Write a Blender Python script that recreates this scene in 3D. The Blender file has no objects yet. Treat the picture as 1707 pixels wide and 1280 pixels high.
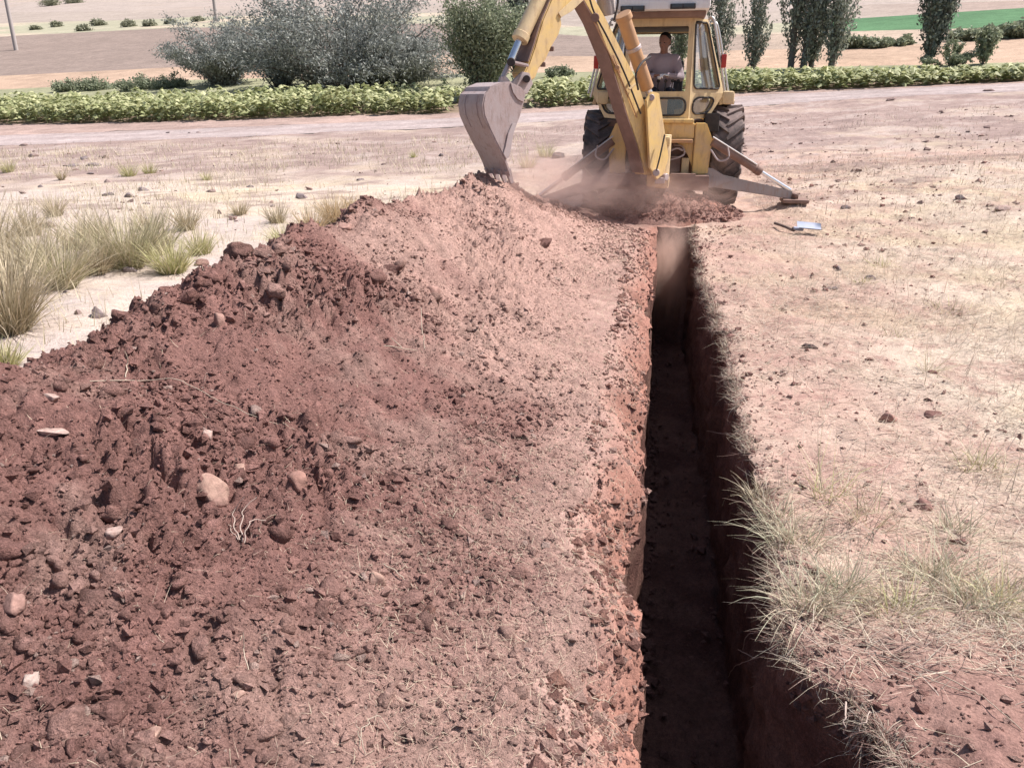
import bpy, bmesh, math, random
import numpy as np
from mathutils import Vector, Matrix

# ------------------------------------------------------------------ camera, sky, sun, exposure
scene = bpy.context.scene
COL = scene.collection
R = math.radians
EYE, PITCH, YAW = 1.65, R(19.936), R(10.246)
cam_d = bpy.data.cameras.new('camera'); cam = bpy.data.objects.new('camera', cam_d); COL.objects.link(cam)
cam_d.sensor_fit = 'HORIZONTAL'; cam_d.sensor_width = 36.0; cam_d.lens = 36 * 1282 / 1707
cam_d.clip_start = 0.05; cam_d.clip_end = 3000
cam.location = (0, 0, EYE); cam.rotation_euler = (math.pi / 2 - PITCH, 0, YAW)
scene.camera = cam

SUN = Vector((0.53, 0.19, 0.83)).normalized()          # towards the sun
w = bpy.data.worlds.new('World'); scene.world = w; w.use_nodes = True
wn = w.node_tree; bg = wn.nodes['Background']
sky = wn.nodes.new('ShaderNodeTexSky'); sky.sky_type = 'NISHITA'; sky.sun_disc = False
sky.sun_elevation = math.asin(SUN.z); sky.sun_rotation = math.atan2(SUN.x, SUN.y)
sky.air_density = 1.0; sky.dust_density = 2.5; sky.ozone_density = 1.0
wn.links.new(sky.outputs[0], bg.inputs[0]); bg.inputs[1].default_value = 0.095
sd = bpy.data.lights.new('sun', 'SUN'); so = bpy.data.objects.new('sun', sd); COL.objects.link(so)
sd.energy = 5.0; sd.angle = R(0.55); sd.color = (1.0, 0.93, 0.895)
so.rotation_euler = SUN.to_track_quat('Z', 'Y').to_euler()
so.location = (5, -4, 12)
scene.view_settings.view_transform = 'Standard'; scene.view_settings.look = 'None'
scene.view_settings.exposure = 0.53; scene.view_settings.gamma = 1.0
scene.view_settings.use_curve_mapping = False
scene.cycles.use_denoising = True
scene.cycles.max_bounces = 5; scene.cycles.transparent_max_bounces = 16
scene.cycles.volume_bounces = 2; scene.cycles.volume_max_steps = 96

# ------------------------------------------------------------------ helpers
rng = np.random.default_rng(11)
random.seed(5)

def _hash(ix, iy, s):
    h = (ix.astype(np.int64) * 374761393 + iy.astype(np.int64) * 668265263 + s * 974711) & 0xffffffff
    h = ((h ^ (h >> 13)) * 1274126177) & 0xffffffff
    h = ((h ^ (h >> 15)) * 2246822519) & 0xffffffff
    return ((h ^ (h >> 14)) & 0xffffff) / float(0xffffff)

def vn(x, y, s=0):
    x = np.asarray(x, float); y = np.asarray(y, float)
    ix = np.floor(x); iy = np.floor(y); fx = x - ix; fy = y - iy
    fx = fx * fx * fx * (fx * (fx * 6 - 15) + 10); fy = fy * fy * fy * (fy * (fy * 6 - 15) + 10)
    a = _hash(ix, iy, s); b = _hash(ix + 1, iy, s); c = _hash(ix, iy + 1, s); d = _hash(ix + 1, iy + 1, s)
    return (a + (b - a) * fx) * (1 - fy) + (c + (d - c) * fx) * fy

def fbm(x, y, sc=1.0, octs=4, s=0, gain=0.5):
    """-1..1"""
    x = np.asarray(x, float) * sc; y = np.asarray(y, float) * sc
    t = 0; a = 1.0; n = 0
    for o in range(octs):
        c, sn = math.cos(0.5 + o), math.sin(0.5 + o)
        t = t + a * (vn(x * c - y * sn, x * sn + y * c, s + o * 17) * 2 - 1); n += a; a *= gain
        x = x * 2.03; y = y * 2.03
    return t / n

def sstep(e0, e1, x):
    t = np.clip((np.asarray(x, float) - e0) / (e1 - e0), 0, 1); return t * t * (3 - 2 * t)

def tag(o, label=None, cat=None, group=None, kind=None):
    if label: o['label'] = label
    if cat: o['category'] = cat
    if group: o['group'] = group
    if kind: o['kind'] = kind
    return o

def link(name, me, parent=None, mat=None):
    o = bpy.data.objects.new(name, me); COL.objects.link(o)
    if parent is not None: o.parent = parent
    if mat is not None and me is not None:
        me.materials.clear(); me.materials.append(mat)
    return o

def empty(name, loc):
    o = bpy.data.objects.new(name, None); COL.objects.link(o); o.location = loc
    o.empty_display_size = 0.1
    return o

def npmesh(name, V, faces, col=None, smooth=True):
    """V (n,3), faces: array (m,4) or (m,3), or list of such arrays; col (n,3)"""
    if not isinstance(faces, (list, tuple)): faces = [faces]
    faces = [np.asarray(f, np.int64) for f in faces if len(f)]
    me = bpy.data.meshes.new(name)
    V = np.asarray(V, np.float32)
    me.vertices.add(len(V)); me.vertices.foreach_set('co', V.ravel())
    nl = sum(f.size for f in faces); nf = sum(len(f) for f in faces)
    me.loops.add(nl); me.polygons.add(nf)
    me.loops.foreach_set('vertex_index', np.concatenate([f.ravel() for f in faces]).astype(np.int32))
    tot = np.concatenate([np.full(len(f), f.shape[1]) for f in faces]); st = np.concatenate([[0], np.cumsum(tot)[:-1]])
    me.polygons.foreach_set('loop_start', st.astype(np.int32))
    me.polygons.foreach_set('use_smooth', np.full(nf, smooth, bool))
    if col is not None:
        ca = me.color_attributes.new('Col', 'FLOAT_COLOR', 'POINT')
        c4 = np.ones((len(V), 4), np.float32); c4[:, :3] = col
        ca.data.foreach_set('color', c4.ravel())
    me.update(calc_edges=True); me.validate()
    return me

def grid_faces(nr, nc):
    i = np.arange(nr * nc).reshape(nr, nc)
    return np.stack([i[:-1, :-1], i[:-1, 1:], i[1:, 1:], i[1:, :-1]], -1).reshape(-1, 4)

# ---- materials
def new_mat(name):
    m = bpy.data.materials.new(name); m.use_nodes = True
    nt = m.node_tree; p = nt.nodes['Principled BSDF']
    p.inputs['Specular IOR Level'].default_value = 0.3
    return m, nt, p

def nd(nt, t, **kw):
    n = nt.nodes.new(t)
    for k, v in kw.items():
        if hasattr(n, k): setattr(n, k, v)
        else: n.inputs[k].default_value = v
    return n

def earth_mat(name, scales=((9, .25), (45, .3), (170, .3)), bump=0.6, dist=0.02, rough=0.95, bump_scale=70):
    """Colour attribute 'Col' broken up by several octaves of noise, with fine relief."""
    m, nt, p = new_mat(name); L = nt.links.new
    at = nd(nt, 'ShaderNodeAttribute', attribute_name='Col')
    tc = nd(nt, 'ShaderNodeTexCoord')
    cur = at.outputs['Color']
    for sc, amt in scales:
        n = nd(nt, 'ShaderNodeTexNoise', Scale=sc, Detail=4.0, Roughness=0.65); L(tc.outputs['Object'], n.inputs['Vector'])
        mr = nd(nt, 'ShaderNodeMapRange'); L(n.outputs['Fac'], mr.inputs['Value'])
        mr.inputs['From Min'].default_value = .28; mr.inputs['From Max'].default_value = .72
        mr.inputs['To Min'].default_value = 1 - amt; mr.inputs['To Max'].default_value = 1 + amt
        mx = nd(nt, 'ShaderNodeVectorMath', operation='SCALE'); L(cur, mx.inputs[0]); L(mr.outputs[0], mx.inputs['Scale'])
        cur = mx.outputs[0]
    L(cur, p.inputs['Base Color']); p.inputs['Roughness'].default_value = rough
    p.inputs['Specular IOR Level'].default_value = 0.1
    b1 = nd(nt, 'ShaderNodeTexNoise', Scale=bump_scale, Detail=6.0, Roughness=0.7); L(tc.outputs['Object'], b1.inputs['Vector'])
    bp = nd(nt, 'ShaderNodeBump', Strength=bump, Distance=dist); L(b1.outputs['Fac'], bp.inputs['Height']); L(bp.outputs[0], p.inputs['Normal'])
    return m

def leaf_mat(name, trans=0.3, rough=0.6):
    m, nt, p = new_mat(name); L = nt.links.new
    at = nd(nt, 'ShaderNodeAttribute', attribute_name='Col'); L(at.outputs['Color'], p.inputs['Base Color'])
    p.inputs['Roughness'].default_value = rough
    tr = nd(nt, 'ShaderNodeBsdfTranslucent'); L(at.outputs['Color'], tr.inputs['Color'])
    mx = nd(nt, 'ShaderNodeMixShader'); mx.inputs[0].default_value = trans
    L(p.outputs[0], mx.inputs[1]); L(tr.outputs[0], mx.inputs[2]); L(mx.outputs[0], nt.nodes['Material Output'].inputs['Surface'])
    return m

def paint(name, col, rough=0.5, metal=0.0, dirt=None, dirt_amt=0.5, scale=6.0, bump=0.05, spec=0.4, wear=0.0, wear_col=(.3, .17, .11)):
    """Painted or bare metal with blotchy dust and fine mottling."""
    m, nt, p = new_mat(name); L = nt.links.new
    tc = nd(nt, 'ShaderNodeTexCoord')
    n = nd(nt, 'ShaderNodeTexNoise', Scale=scale, Detail=7.0, Roughness=0.7); L(tc.outputs['Object'], n.inputs['Vector'])
    mr = nd(nt, 'ShaderNodeMapRange'); L(n.outputs['Fac'], mr.inputs['Value'])
    mr.inputs['From Min'].default_value = .4; mr.inputs['From Max'].default_value = .75; mr.inputs['To Max'].default_value = dirt_amt
    mx = nd(nt, 'ShaderNodeMix', data_type='RGBA'); L(mr.outputs[0], mx.inputs['Factor'])
    mx.inputs['A'].default_value = (*col, 1); mx.inputs['B'].default_value = (*(dirt or tuple(c * .7 for c in col)), 1)
    mp = nd(nt, 'ShaderNodeMapping'); mp.inputs['Scale'].default_value = (1.0, 1.0, .22); L(tc.outputs['Object'], mp.inputs[0])
    st = nd(nt, 'ShaderNodeTexNoise', Scale=scale * 4, Detail=6.0, Roughness=.75); L(mp.outputs[0], st.inputs['Vector'])
    s2 = nd(nt, 'ShaderNodeMapRange'); L(st.outputs['Fac'], s2.inputs['Value']); s2.inputs['From Min'].default_value = .5; s2.inputs['From Max'].default_value = .68; s2.inputs['To Max'].default_value = wear
    m2 = nd(nt, 'ShaderNodeMix', data_type='RGBA'); L(s2.outputs[0], m2.inputs['Factor']); L(mx.outputs['Result'], m2.inputs['A']); m2.inputs['B'].default_value = (*wear_col, 1)
    L(m2.outputs['Result'], p.inputs['Base Color'])
    p.inputs['Metallic'].default_value = metal; p.inputs['Roughness'].default_value = rough
    p.inputs['Specular IOR Level'].default_value = spec
    n2 = nd(nt, 'ShaderNodeTexNoise', Scale=scale * 9, Detail=4.0); L(tc.outputs['Object'], n2.inputs['Vector'])
    bp = nd(nt, 'ShaderNodeBump', Strength=bump, Distance=0.01); L(n2.outputs['Fac'], bp.inputs['Height']); L(bp.outputs[0], p.inputs['Normal'])
    return m

def glass_mat(name, tint=(0.8, 0.85, 0.86), refl=0.25):
    m = bpy.data.materials.new(name); m.use_nodes = True; nt = m.node_tree; nt.nodes.clear(); L = nt.links.new
    out = nd(nt, 'ShaderNodeOutputMaterial'); t = nd(nt, 'ShaderNodeBsdfTransparent'); t.inputs[0].default_value = (*tint, 1)
    g = nd(nt, 'ShaderNodeBsdfGlossy'); g.inputs['Roughness'].default_value = 0.12; g.inputs[0].default_value = (.9, .9, .95, 1)
    d = nd(nt, 'ShaderNodeBsdfDiffuse'); d.inputs[0].default_value = (.62, .55, .5, 1)
    m1 = nd(nt, 'ShaderNodeMixShader'); m1.inputs[0].default_value = 0.25; L(g.outputs[0], m1.inputs[1]); L(d.outputs[0], m1.inputs[2])
    m2 = nd(nt, 'ShaderNodeMixShader'); m2.inputs[0].default_value = refl; L(t.outputs[0], m2.inputs[1]); L(m1.outputs[0], m2.inputs[2])
    L(m2.outputs[0], out.inputs['Surface']); return m

M = {}
M['soil'] = earth_mat('soil', scales=((9, .22), (45, .3), (170, .35)), bump=1.0, dist=0.025, bump_scale=85)
M['ground'] = earth_mat('ground', scales=((5, .12), (30, .2), (120, .25)), bump=0.7, dist=0.015, bump_scale=60)
M['field'] = earth_mat('field', scales=((.25, .1), (1.6, .16), (7, .18)), bump=0.5, dist=0.1, bump_scale=5)
M['leaf'] = leaf_mat('leaf'); M['straw'] = leaf_mat('straw', trans=0.2, rough=0.75)
M['bark'] = paint('bark', (.16, .13, .11), 0.95, dirt=(.28, .25, .22), dirt_amt=.7, scale=12, bump=.5, spec=.1)
M['stone'] = earth_mat('stone', scales=((14, .2), (60, .22)), bump=0.5, dist=0.01, bump_scale=90)
M['yellow'] = paint('yellow_paint', (.74, .52, .20), 0.55, dirt=(.55, .41, .28), dirt_amt=.8, scale=4, wear=.55)
M['cream'] = paint('cream_paint', (.70, .54, .30), 0.5, dirt=(.5, .38, .27), dirt_amt=.8, scale=4, wear=.5)
M['brown'] = paint('dusty_brown_paint_and_shade', (.2, .125, .1), 0.7, dirt=(.32, .21, .17), dirt_amt=.8, scale=5)  # brown parts; also the shade painted on the boom's underside
M['orange'] = paint('rusty_orange_paint', (.46, .27, .14), 0.6, dirt=(.36, .22, .15), dirt_amt=.8, scale=7)
M['white'] = paint('white_paint', (.8, .8, .8), 0.45, dirt=(.66, .6, .56), dirt_amt=.4, scale=6, wear=.25, wear_col=(.5, .42, .37))
M['black'] = paint('black_rubber', (.035, .032, .032), 0.8, dirt=(.12, .09, .08), dirt_amt=.6, scale=9)
M['tyre'] = paint('tyre_rubber', (.10, .085, .082), 0.9, dirt=(.33, .25, .23), dirt_amt=1.0, scale=4, bump=.2, spec=.15)
M['steel'] = paint('worn_steel', (.46, .4, .4), 0.6, metal=.25, dirt=(.4, .29, .26), dirt_amt=.9, scale=5)
M['bucket'] = paint('bucket_steel', (.4, .335, .33), 0.65, metal=.1, dirt=(.36, .255, .23), dirt_amt=.9, scale=6, bump=.15, wear=.6, wear_col=(.2, .14, .12))
M['grey'] = paint('grey_paint', (.36, .33, .32), 0.6, dirt=(.4, .3, .26), dirt_amt=.8, scale=6, wear=.5)
M['chrome'] = paint('chrome_rod', (.82, .82, .84), 0.22, metal=.9, dirt=(.6, .55, .52), dirt_amt=.4, scale=8)
M['glass'] = glass_mat('dusty_glass'); M['clear'] = glass_mat('clear_glass', (.97, .97, .97), .05)
M['red'] = paint('red_plastic', (.45, .05, .04), .35); M['lamp'] = paint('lamp_glass', (.06, .065, .07), .2, spec=.6)
M['skin'] = paint('skin', (.36, .19, .14), .6, dirt=(.2, .085, .06), scale=20)
M['shirt'] = paint('shirt_cloth', (.5, .4, .425), .9, dirt=(.42, .33, .355), scale=30, spec=.1)
M['trousers'] = paint('trouser_cloth', (.05, .055, .075), .9, scale=30, spec=.1)
M['hair'] = paint('hair', (.025, .02, .018), .7, scale=60)
M['glove'] = paint('white_glove', (.78, .76, .74), .9, scale=30, spec=.1)
M['seat'] = paint('seat_vinyl', (.04, .04, .045), .6)
M['blade'] = paint('blue_grey_steel', (.30, .34, .44), .6, metal=.1, dirt=(.5, .48, .52), dirt_amt=.6, scale=9)
M['wood'] = paint('dark_wood', (.12, .09, .08), .8, dirt=(.2, .15, .13), scale=20)
M['pole'] = paint('weathered_wood', (.42, .38, .36), .9, dirt=(.3, .27, .25), scale=4)
M['rail'] = paint('aluminium_rail', (.6, .57, .55), .4, metal=.5, scale=8)

# ------------------------------------------------------------------ terrain
_gy = np.array([-60, 3, 6, 9, 12, 16, 20, 26, 32, 40, 50, 62, 80, 110, 160, 230, 320, 450])
_gz = np.array([0, 0, .03, .11, .22, .42, .70, 1.15, 1.68, 2.6, 4.0, 5.9, 9.0, 14.4, 23.8, 38, 58, 90])
_ty = np.linspace(-60, 450, 5101); _tz = np.interp(_ty, _gy, _gz)
for _ in range(3):
    k = 15; _tz = np.convolve(np.pad(_tz, k // 2, mode='edge'), np.ones(k) / k, 'valid')

def zt(x, y):
    """the lie of the land"""
    x = np.asarray(x, float); y = np.asarray(y, float)
    t = sstep(6, 15, y)
    tilt = np.where(x > 0, .058 * x, .035 * x)
    far = sstep(45, 120, y)
    return np.interp(y, _ty, _tz) + t * tilt * (1 - .35 * far) + far * .8 * fbm(x, y, .02, 2, 91)

def relief(x, y):
    d = np.clip(np.asarray(y, float), 1, 60)
    return (.035 * fbm(x, y, .9, 3, 3) + .018 * fbm(x, y, 4.5, 3, 5) + .008 * fbm(x, y, 18, 2, 8)) * np.clip(1.3 - .0 * d, 0, 1.3)

def edgeL(y):
    y = np.asarray(y, float)
    return .04 - .11 * _bite(y, 24) + .045 * fbm(y, 0 * y, 1.2, 3, 21) + .042 * fbm(y, 0 * y, 4.5, 3, 22) + .012 * fbm(y, 0 * y, 19, 2, 23)

def _bite(y, s): return sstep(.18, .5, fbm(y, y * 0, 1.5, 2, s)) * (.6 + .5 * fbm(y, y * 0, 7, 2, s + 1))

def edgeR(y):
    y = np.asarray(y, float)
    b = np.interp(y, [-3, 1.4, 1.75, 2.0, 2.25, 2.6, 2.95, 3.6, 4.7, 6.5, 8.3, 10.8], [.78, .80, .72, .64, .53, .51, .58, .56, .55, .515, .485, .5])
    return b + .07 * _bite(y, 35) + (.03 + .05 * (1 - sstep(2.6, 3.4, y))) * fbm(y, 0 * y, 2.2, 3, 31) + .038 * fbm(y, 0 * y, 6, 3, 32) + .012 * fbm(y, 0 * y, 22, 2, 33)

TEND = 10.35; TDEPTH = 1.32

def z_ground(x, y):
    x = np.asarray(x, float); y = np.asarray(y, float)
    z = zt(x, y) + relief(x, y)
    tr = (1 - sstep(TEND - .5, TEND - .03, y))
    dl = np.clip(edgeL(y) - x, 0, 9); z = z - tr * (.28 + .18 * fbm(y, y * 0, 2.3, 3, 45)) * np.exp(-(dl / (.15 + .10 * fbm(y, y * 0, 1.9, 3, 46))) ** 1.4) * (x < .27)
    z = z + tr * .8 * clumps(x + 3, y) * np.exp(-dl / .22) * (x < .27)       # worn lip on the spoil side
    z = z - tr * .035 * np.exp(-np.clip(x - edgeR(y), 0, 9) / .05) * (x >= .27)
    z = z + .10 * np.exp(-(((x - 1.93) / .34) ** 2 + ((y - 11.48) / .34) ** 2)) + .02 * np.exp(-(((x + 1.8) / .34) ** 2 + ((y - 11.48) / .34) ** 2))
    z = z + .05 * np.exp(-((x - 1.15) ** 2 / .12 + (y - 1.5) ** 2 / .5)) * (1 + fbm(x, y, 6, 3, 44))
    return z

def crest(y):
    y = np.asarray(y, float)
    xc = np.interp(y, [-3, 2.5, 5, 7, 9, 11], [-2.35, -2.3, -2.3, -2.15, -1.85, -1.35]) + .08 * fbm(y, y * 0, .8, 2, 51)
    H = np.interp(y, [-3, 1.0, 2.25, 2.65, 3.1, 3.6, 4.1, 5.0, 6.0, 7.6, 8.7, 9.3, 9.8, 10.4, 10.9, 11.3],
                  [.66, .74, .80, .69, .76, .90, .95, .90, .89, .85, .84, .76, .62, .44, .20, -.15])
    return xc, H

def clumps(x, y, a=1.0):
    x2 = x + .03 * fbm(x, y, 7, 2, 60); y2 = y + .03 * fbm(y, x, 7, 2, 61)
    m = .5 + 1.0 * sstep(-.15, .45, fbm(x, y, 1.7, 3, 68))
    r = .055 * fbm(x, y, 1.6, 3, 62) + .034 * (np.abs(fbm(x2, y2, 5.0, 2, 63)) * 2 - .6)
    r = r + m * (.031 * (np.abs(fbm(x2, y2, 12, 2, 64)) * 2 - .6) + .018 * (np.abs(fbm(x2, y2, 27, 2, 65)) * 2 - .6) + .008 * (np.abs(fbm(x, y, 62, 1, 67)) * 2 - .6))
    return a * r

def dried(x, y):
    """0 where the spoil is fresh and lumpy, 1 where it is dry, fine and trodden"""
    xc, H = crest(y); u = (x - xc) / (-.25 - xc)
    ud = np.interp(y, [.5, 3.2, 4.2, 5.2, 6.5, 9], [.84, .80, .52, .22, -.02, -.25])
    return sstep(-.22, .25, u - ud + .32 * fbm(x, y, .9, 3, 111) + .16 * fbm(x, y, 2.6, 3, 112))

def z_heap(x, y, micro=True):
    x = np.asarray(x, float); y = np.asarray(y, float)
    xc, H = crest(y)
    foot = -.30 + .10 * fbm(y, y * 0, 1.3, 3, 55)
    u = x - xc
    tr = np.clip(u / (foot - xc), 0, 1.6); tl = np.clip(-u / 1.25, 0, 1.6)
    pr = np.where(u > 0, 1 - tr, 1 - tl)
    prof = np.where(pr > 0, np.where(u > 0, np.abs(pr) ** 1.42, np.abs(pr) ** 1.12), pr * .5)
    cap = .06 * np.exp(-(u / .28) ** 2)
    h = H * prof - np.clip(H, 0, 1) * cap
    rough = sstep(-.02, .42, h + .10 * fbm(x, y, 1.3, 2, 69)); hump = .5 + .5 * np.clip((h + .1) / .25, 0, 1)
    z = np.interp(y, _ty, _tz) + h
    if micro:
        m = clumps(x, y)
        m = m * (.28 + .72 * rough) * (1.1 - .1 * dried(x, y))
        z = z + m + .13 * rough * fbm(x, y, 1.2, 2, 66)
    z = z + .15 * np.exp(-(((x + 1.75) / .5) ** 2 + ((y - 8.75) / .55) ** 2))
    dl = edgeL(y) - x + .06 * fbm(x, y, 6, 3, 47)
    z = z - .40 * np.exp(-(np.clip(dl, 0, 9) / (.17 + .08 * fbm(y, y * 0, 1.9, 3, 46))) ** 2)
    z = np.where(H < 0, -1.0, z)
    return z

def z_mound(x, y):
    x = np.asarray(x, float); y = np.asarray(y, float)
    q = ((x - .0) / 1.25) ** 2 + ((y - 11.08) / .62) ** 2
    return zt(x, y) + .42 * (1 - q ** .75) + .7 * clumps(x + 7, y) * (1 - sstep(.7, 1.1, q))

def z_surf(x, y):
    return np.maximum(np.maximum(z_ground(x, y), z_heap(x, y)), np.where((x / 1.25) ** 2 + ((y - 11.08) / .62) ** 2 < 1, z_mound(x, y), -9))

# pixel of the 1707x1280 view -> direction / point on the land (used to read off where things stand)
FPX = 1282.0
_fw = np.array([-math.sin(YAW) * math.cos(PITCH), math.cos(YAW) * math.cos(PITCH), -math.sin(PITCH)])
_rt = np.array([math.cos(YAW), math.sin(YAW), 0]); _up = np.cross(_rt, _fw)
def ray(px, py): return _fw + _rt * (px - 853.5) / FPX - _up * (py - 640) / FPX
def at_y(px, py, Y):
    d = ray(px, py); return np.array([0, 0, EYE]) + d * (Y / d[1])
def land(px, py, f=zt, tmax=420):
    d = ray(px, py); t = np.concatenate([np.linspace(.8, 20, 1500), np.geomspace(20, tmax, 3000)])
    P = np.array([0, 0, EYE]) + d * t[:, None]; below = P[:, 2] < f(P[:, 0], P[:, 1])
    i = int(np.argmax(below)) if below.any() else len(t) - 1
    return P[i]

# ---- base colours (linear)
C_DARK = np.array([.232, .126, .108]); C_MID = np.array([.265, .155, .130]); C_PINK = np.array([.385, .255, .215])
C_STRAW = np.array([.53, .44, .355]); C_SAND = np.array([.45, .38, .345]); C_TILL = np.array([.30, .222, .20])

def mix(a, b, t): return a + (b - a) * np.asarray(t)[..., None]

def ground_col(x, y):
    n1 = fbm(x, y, .7, 4, 101); n2 = fbm(x, y, 3, 4, 102); n3 = fbm(x, y, 11, 3, 103)
    c = mix(np.broadcast_to(C_STRAW, x.shape + (3,)), np.array([.52, .43, .30]), sstep(-.1, .5, fbm(x, y * 1.6, .8, 3, 106)) * .7)
    right = x > .27
    s = np.where(right, x - .5, -x)
    # right of the trench: trodden pink earth first, then straw litter
    near = 1 - sstep(.25, 1.9 + .25 * (y - 5), s + .7 * n1)
    c = mix(c, np.array([.40, .255, .21]), np.where(right, near * .95, 0) * (.75 + .4 * n2).clip(0, 1))
    c = mix(c, C_PINK, np.where(right, sstep(.05, .5, n2 + .5 * n3), 0) * .6)
    fresh = np.where(right, (1 - sstep(1.9, 2.35, y + .3 * n1)), 0) * (1 - .4 * sstep(.0, .5, n2))
    c = mix(c, mix(np.broadcast_to(C_MID, c.shape), C_DARK * 1.15, sstep(-.3, .4, n2)), fresh.clip(0, 1) * .9)
    c = mix(c, C_MID, np.where(right, sstep(.25, .55, n3 + .3 * n2) * .5 * (1 - sstep(4, 9, y)), 0))
    # spoil side
    berm = np.where(~right, 1 - sstep(3.0, 3.5, s + .25 * n2), 0) * (1 - sstep(10, 12, y))
    c = mix(c, C_PINK * 1.0, berm); c = mix(c, C_MID, berm * sstep(-.1, .5, n2) * .6)
    c = mix(c, np.array([.33, .165, .125]) * (1 + .25 * n2)[..., None], np.where(~right, 1 - sstep(.03, .3, edgeL(y) - x + .14 * n2), 0) * (1 - sstep(10.2, 10.6, y)) * .9)
    sand = np.where(~right, sstep(3.0, 3.6, s) * (1 - sstep(9, 13, y + 1.5 * n1)), 0)
    c = mix(c, C_SAND, sand * (.75 + .5 * n2).clip(0, 1))
    sp = np.exp(-((x + 13.5) ** 2 / 9 + (y - 14) ** 2 / 2.5)) + np.exp(-((x + 10) ** 2 / 6 + (y - 11) ** 2 / 1.5))
    c = mix(c, C_SAND * 1.08, (sp * 1.2).clip(0, 1) * .8)
    # tilled strip before the road
    till = sstep(16, 19, y + 1.6 * n1 - np.where(right, .0, -1.5)) * (1 - .45 * sstep(.1, .5, n1) )
    c = mix(c, C_TILL, till * .9)
    c = mix(c, C_PINK * .95, np.where(right, np.exp(-((y - 16.0 - .02 * x) / 1.1) ** 2) * .7, 0))
    far = sstep(9, 13, y); n4 = fbm(x, y * 1.8, 1.1, 4, 104); n5 = fbm(x, y * 2, 4.5, 3, 105)
    c = mix(c, C_TILL * .82, far * sstep(.05, .45, n4 + .6 * n5) * .75); c = mix(c, C_SAND * 1.02, far * sstep(.1, .5, -n4 + .5 * n5) * .45)
    return c * (1 + .10 * n3)[..., None]

# ---- field boundaries across the valley, as curves y(x) on the land
_PX = [-110, 0, 300, 740, 1000, 1230, 1450, 1707, 1830]
_ROWS = [[246, 243, 232, 213, 197, 179, 164, 152, 147],       # near edge of the road
         [230, 226, 216, 198, 181, 161, 150, 139, 134],       # far edge of the road
         [211, 207, 203, 188, 175, 156, 147, 136, 130],       # crop begins
         [186, 184, 181, 172, 160, 144, 136, 127, 122],       # crop ends
         [153, 150, 134, 124, 120, 115, 110, 105, 103],       # rough grass ends
         [130, 127, 112, 92, 95, 84, 80, 62, 56],             # stubble ends
         [66, 62, 46, 40, 62, 58, 52, 46, 44],
         [42, 40, 30, 22, 47, 43, 30, 14, 8],
         [24, 22, 17, 8, 22, 24, 8, 2, 0]]
YB = []
for _r in _ROWS:
    _p = np.array([land(a, b)[:2] for a, b in zip(_PX, _r)]); YB.append(_p[np.argsort(_p[:, 0])])
def yb(i, x):
    if i >= len(YB): return np.full(np.shape(x), 420.0)
    p = YB[i]; y = np.interp(x, p[:, 0], p[:, 1])
    return y + (.012 * y) * .25 * fbm(x, x * 0 + i * 3.3, .15, 2, 170 + i)

# ---- ground sheet: both sides of the trench and on to the road
def axis_rows(y0, y1, near, f):
    out = [y0]
    while out[-1] < y1:
        out.append(out[-1] + max(near, f * abs(out[-1])))
    return np.array(out)

_rows = np.concatenate([np.linspace(-4, .9, 24, endpoint=False), axis_rows(.9, TEND, .013, .0068)[:-1]])
_rows = np.concatenate([_rows, [TEND], axis_rows(TEND, 25.6, .05, .006)[1:]])
_rows[-1] = 25.6
_n_t = int(np.searchsorted(_rows, TEND)) + 1            # rows that have the trench
def s_axis(near, f, far):
    out = [0.0]
    while out[-1] < far: out.append(out[-1] + min(.8, near + f * out[-1]))
    return np.array(out)
_sr = s_axis(.013, .011, 26); _sl = s_axis(.02, .02, 34)

def build_ground():
    Vs, Fs, Cs, off = [], [], [], 0
    for side in (-1, 1):
        s = _sl if side < 0 else _sr
        e = edgeL(_rows) if side < 0 else edgeR(_rows)
        X = e[:, None] + side * s[None, :]; Y = np.repeat(_rows[:, None], len(s), 1)
        Y = np.where(Y > 15, 15 + (Y - 15) * (yb(0, X) - 15) / 10.6, Y)
        Z = z_ground(X, Y)
        F = grid_faces(*X.shape)
        if side < 0: F = F[:, ::-1]
        Vs.append(np.stack([X, Y, Z], -1).reshape(-1, 3)); Cs.append(ground_col(X, Y).reshape(-1, 3)); Fs.append(F + off); off += X.size
    rows = _rows[_n_t - 1:]
    u = np.linspace(0, 1, 22); el = edgeL(rows); er = edgeR(rows)
    X = el[:, None] + (er - el)[:, None] * u; Y = np.repeat(rows[:, None], len(u), 1)
    Y = np.where(Y > 15, 15 + (Y - 15) * (yb(0, X) - 15) / 10.6, Y); Z = z_ground(X, Y)
    Z[:, 0] = z_ground(X[:, 0], Y[:, 0]); Z[:, -1] = z_ground(X[:, -1], Y[:, -1])
    Vs.append(np.stack([X, Y, Z], -1).reshape(-1, 3)); Cs.append(ground_col(X, Y).reshape(-1, 3)); Fs.append(grid_faces(*X.shape) + off)
    me = npmesh('ground', np.concatenate(Vs), np.concatenate(Fs), np.concatenate(Cs))
    return tag(link('ground', me, None, M['ground']), 'dry trampled ground littered with pale straw on both sides of the trench', 'ground', kind='structure')
build_ground()

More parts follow.
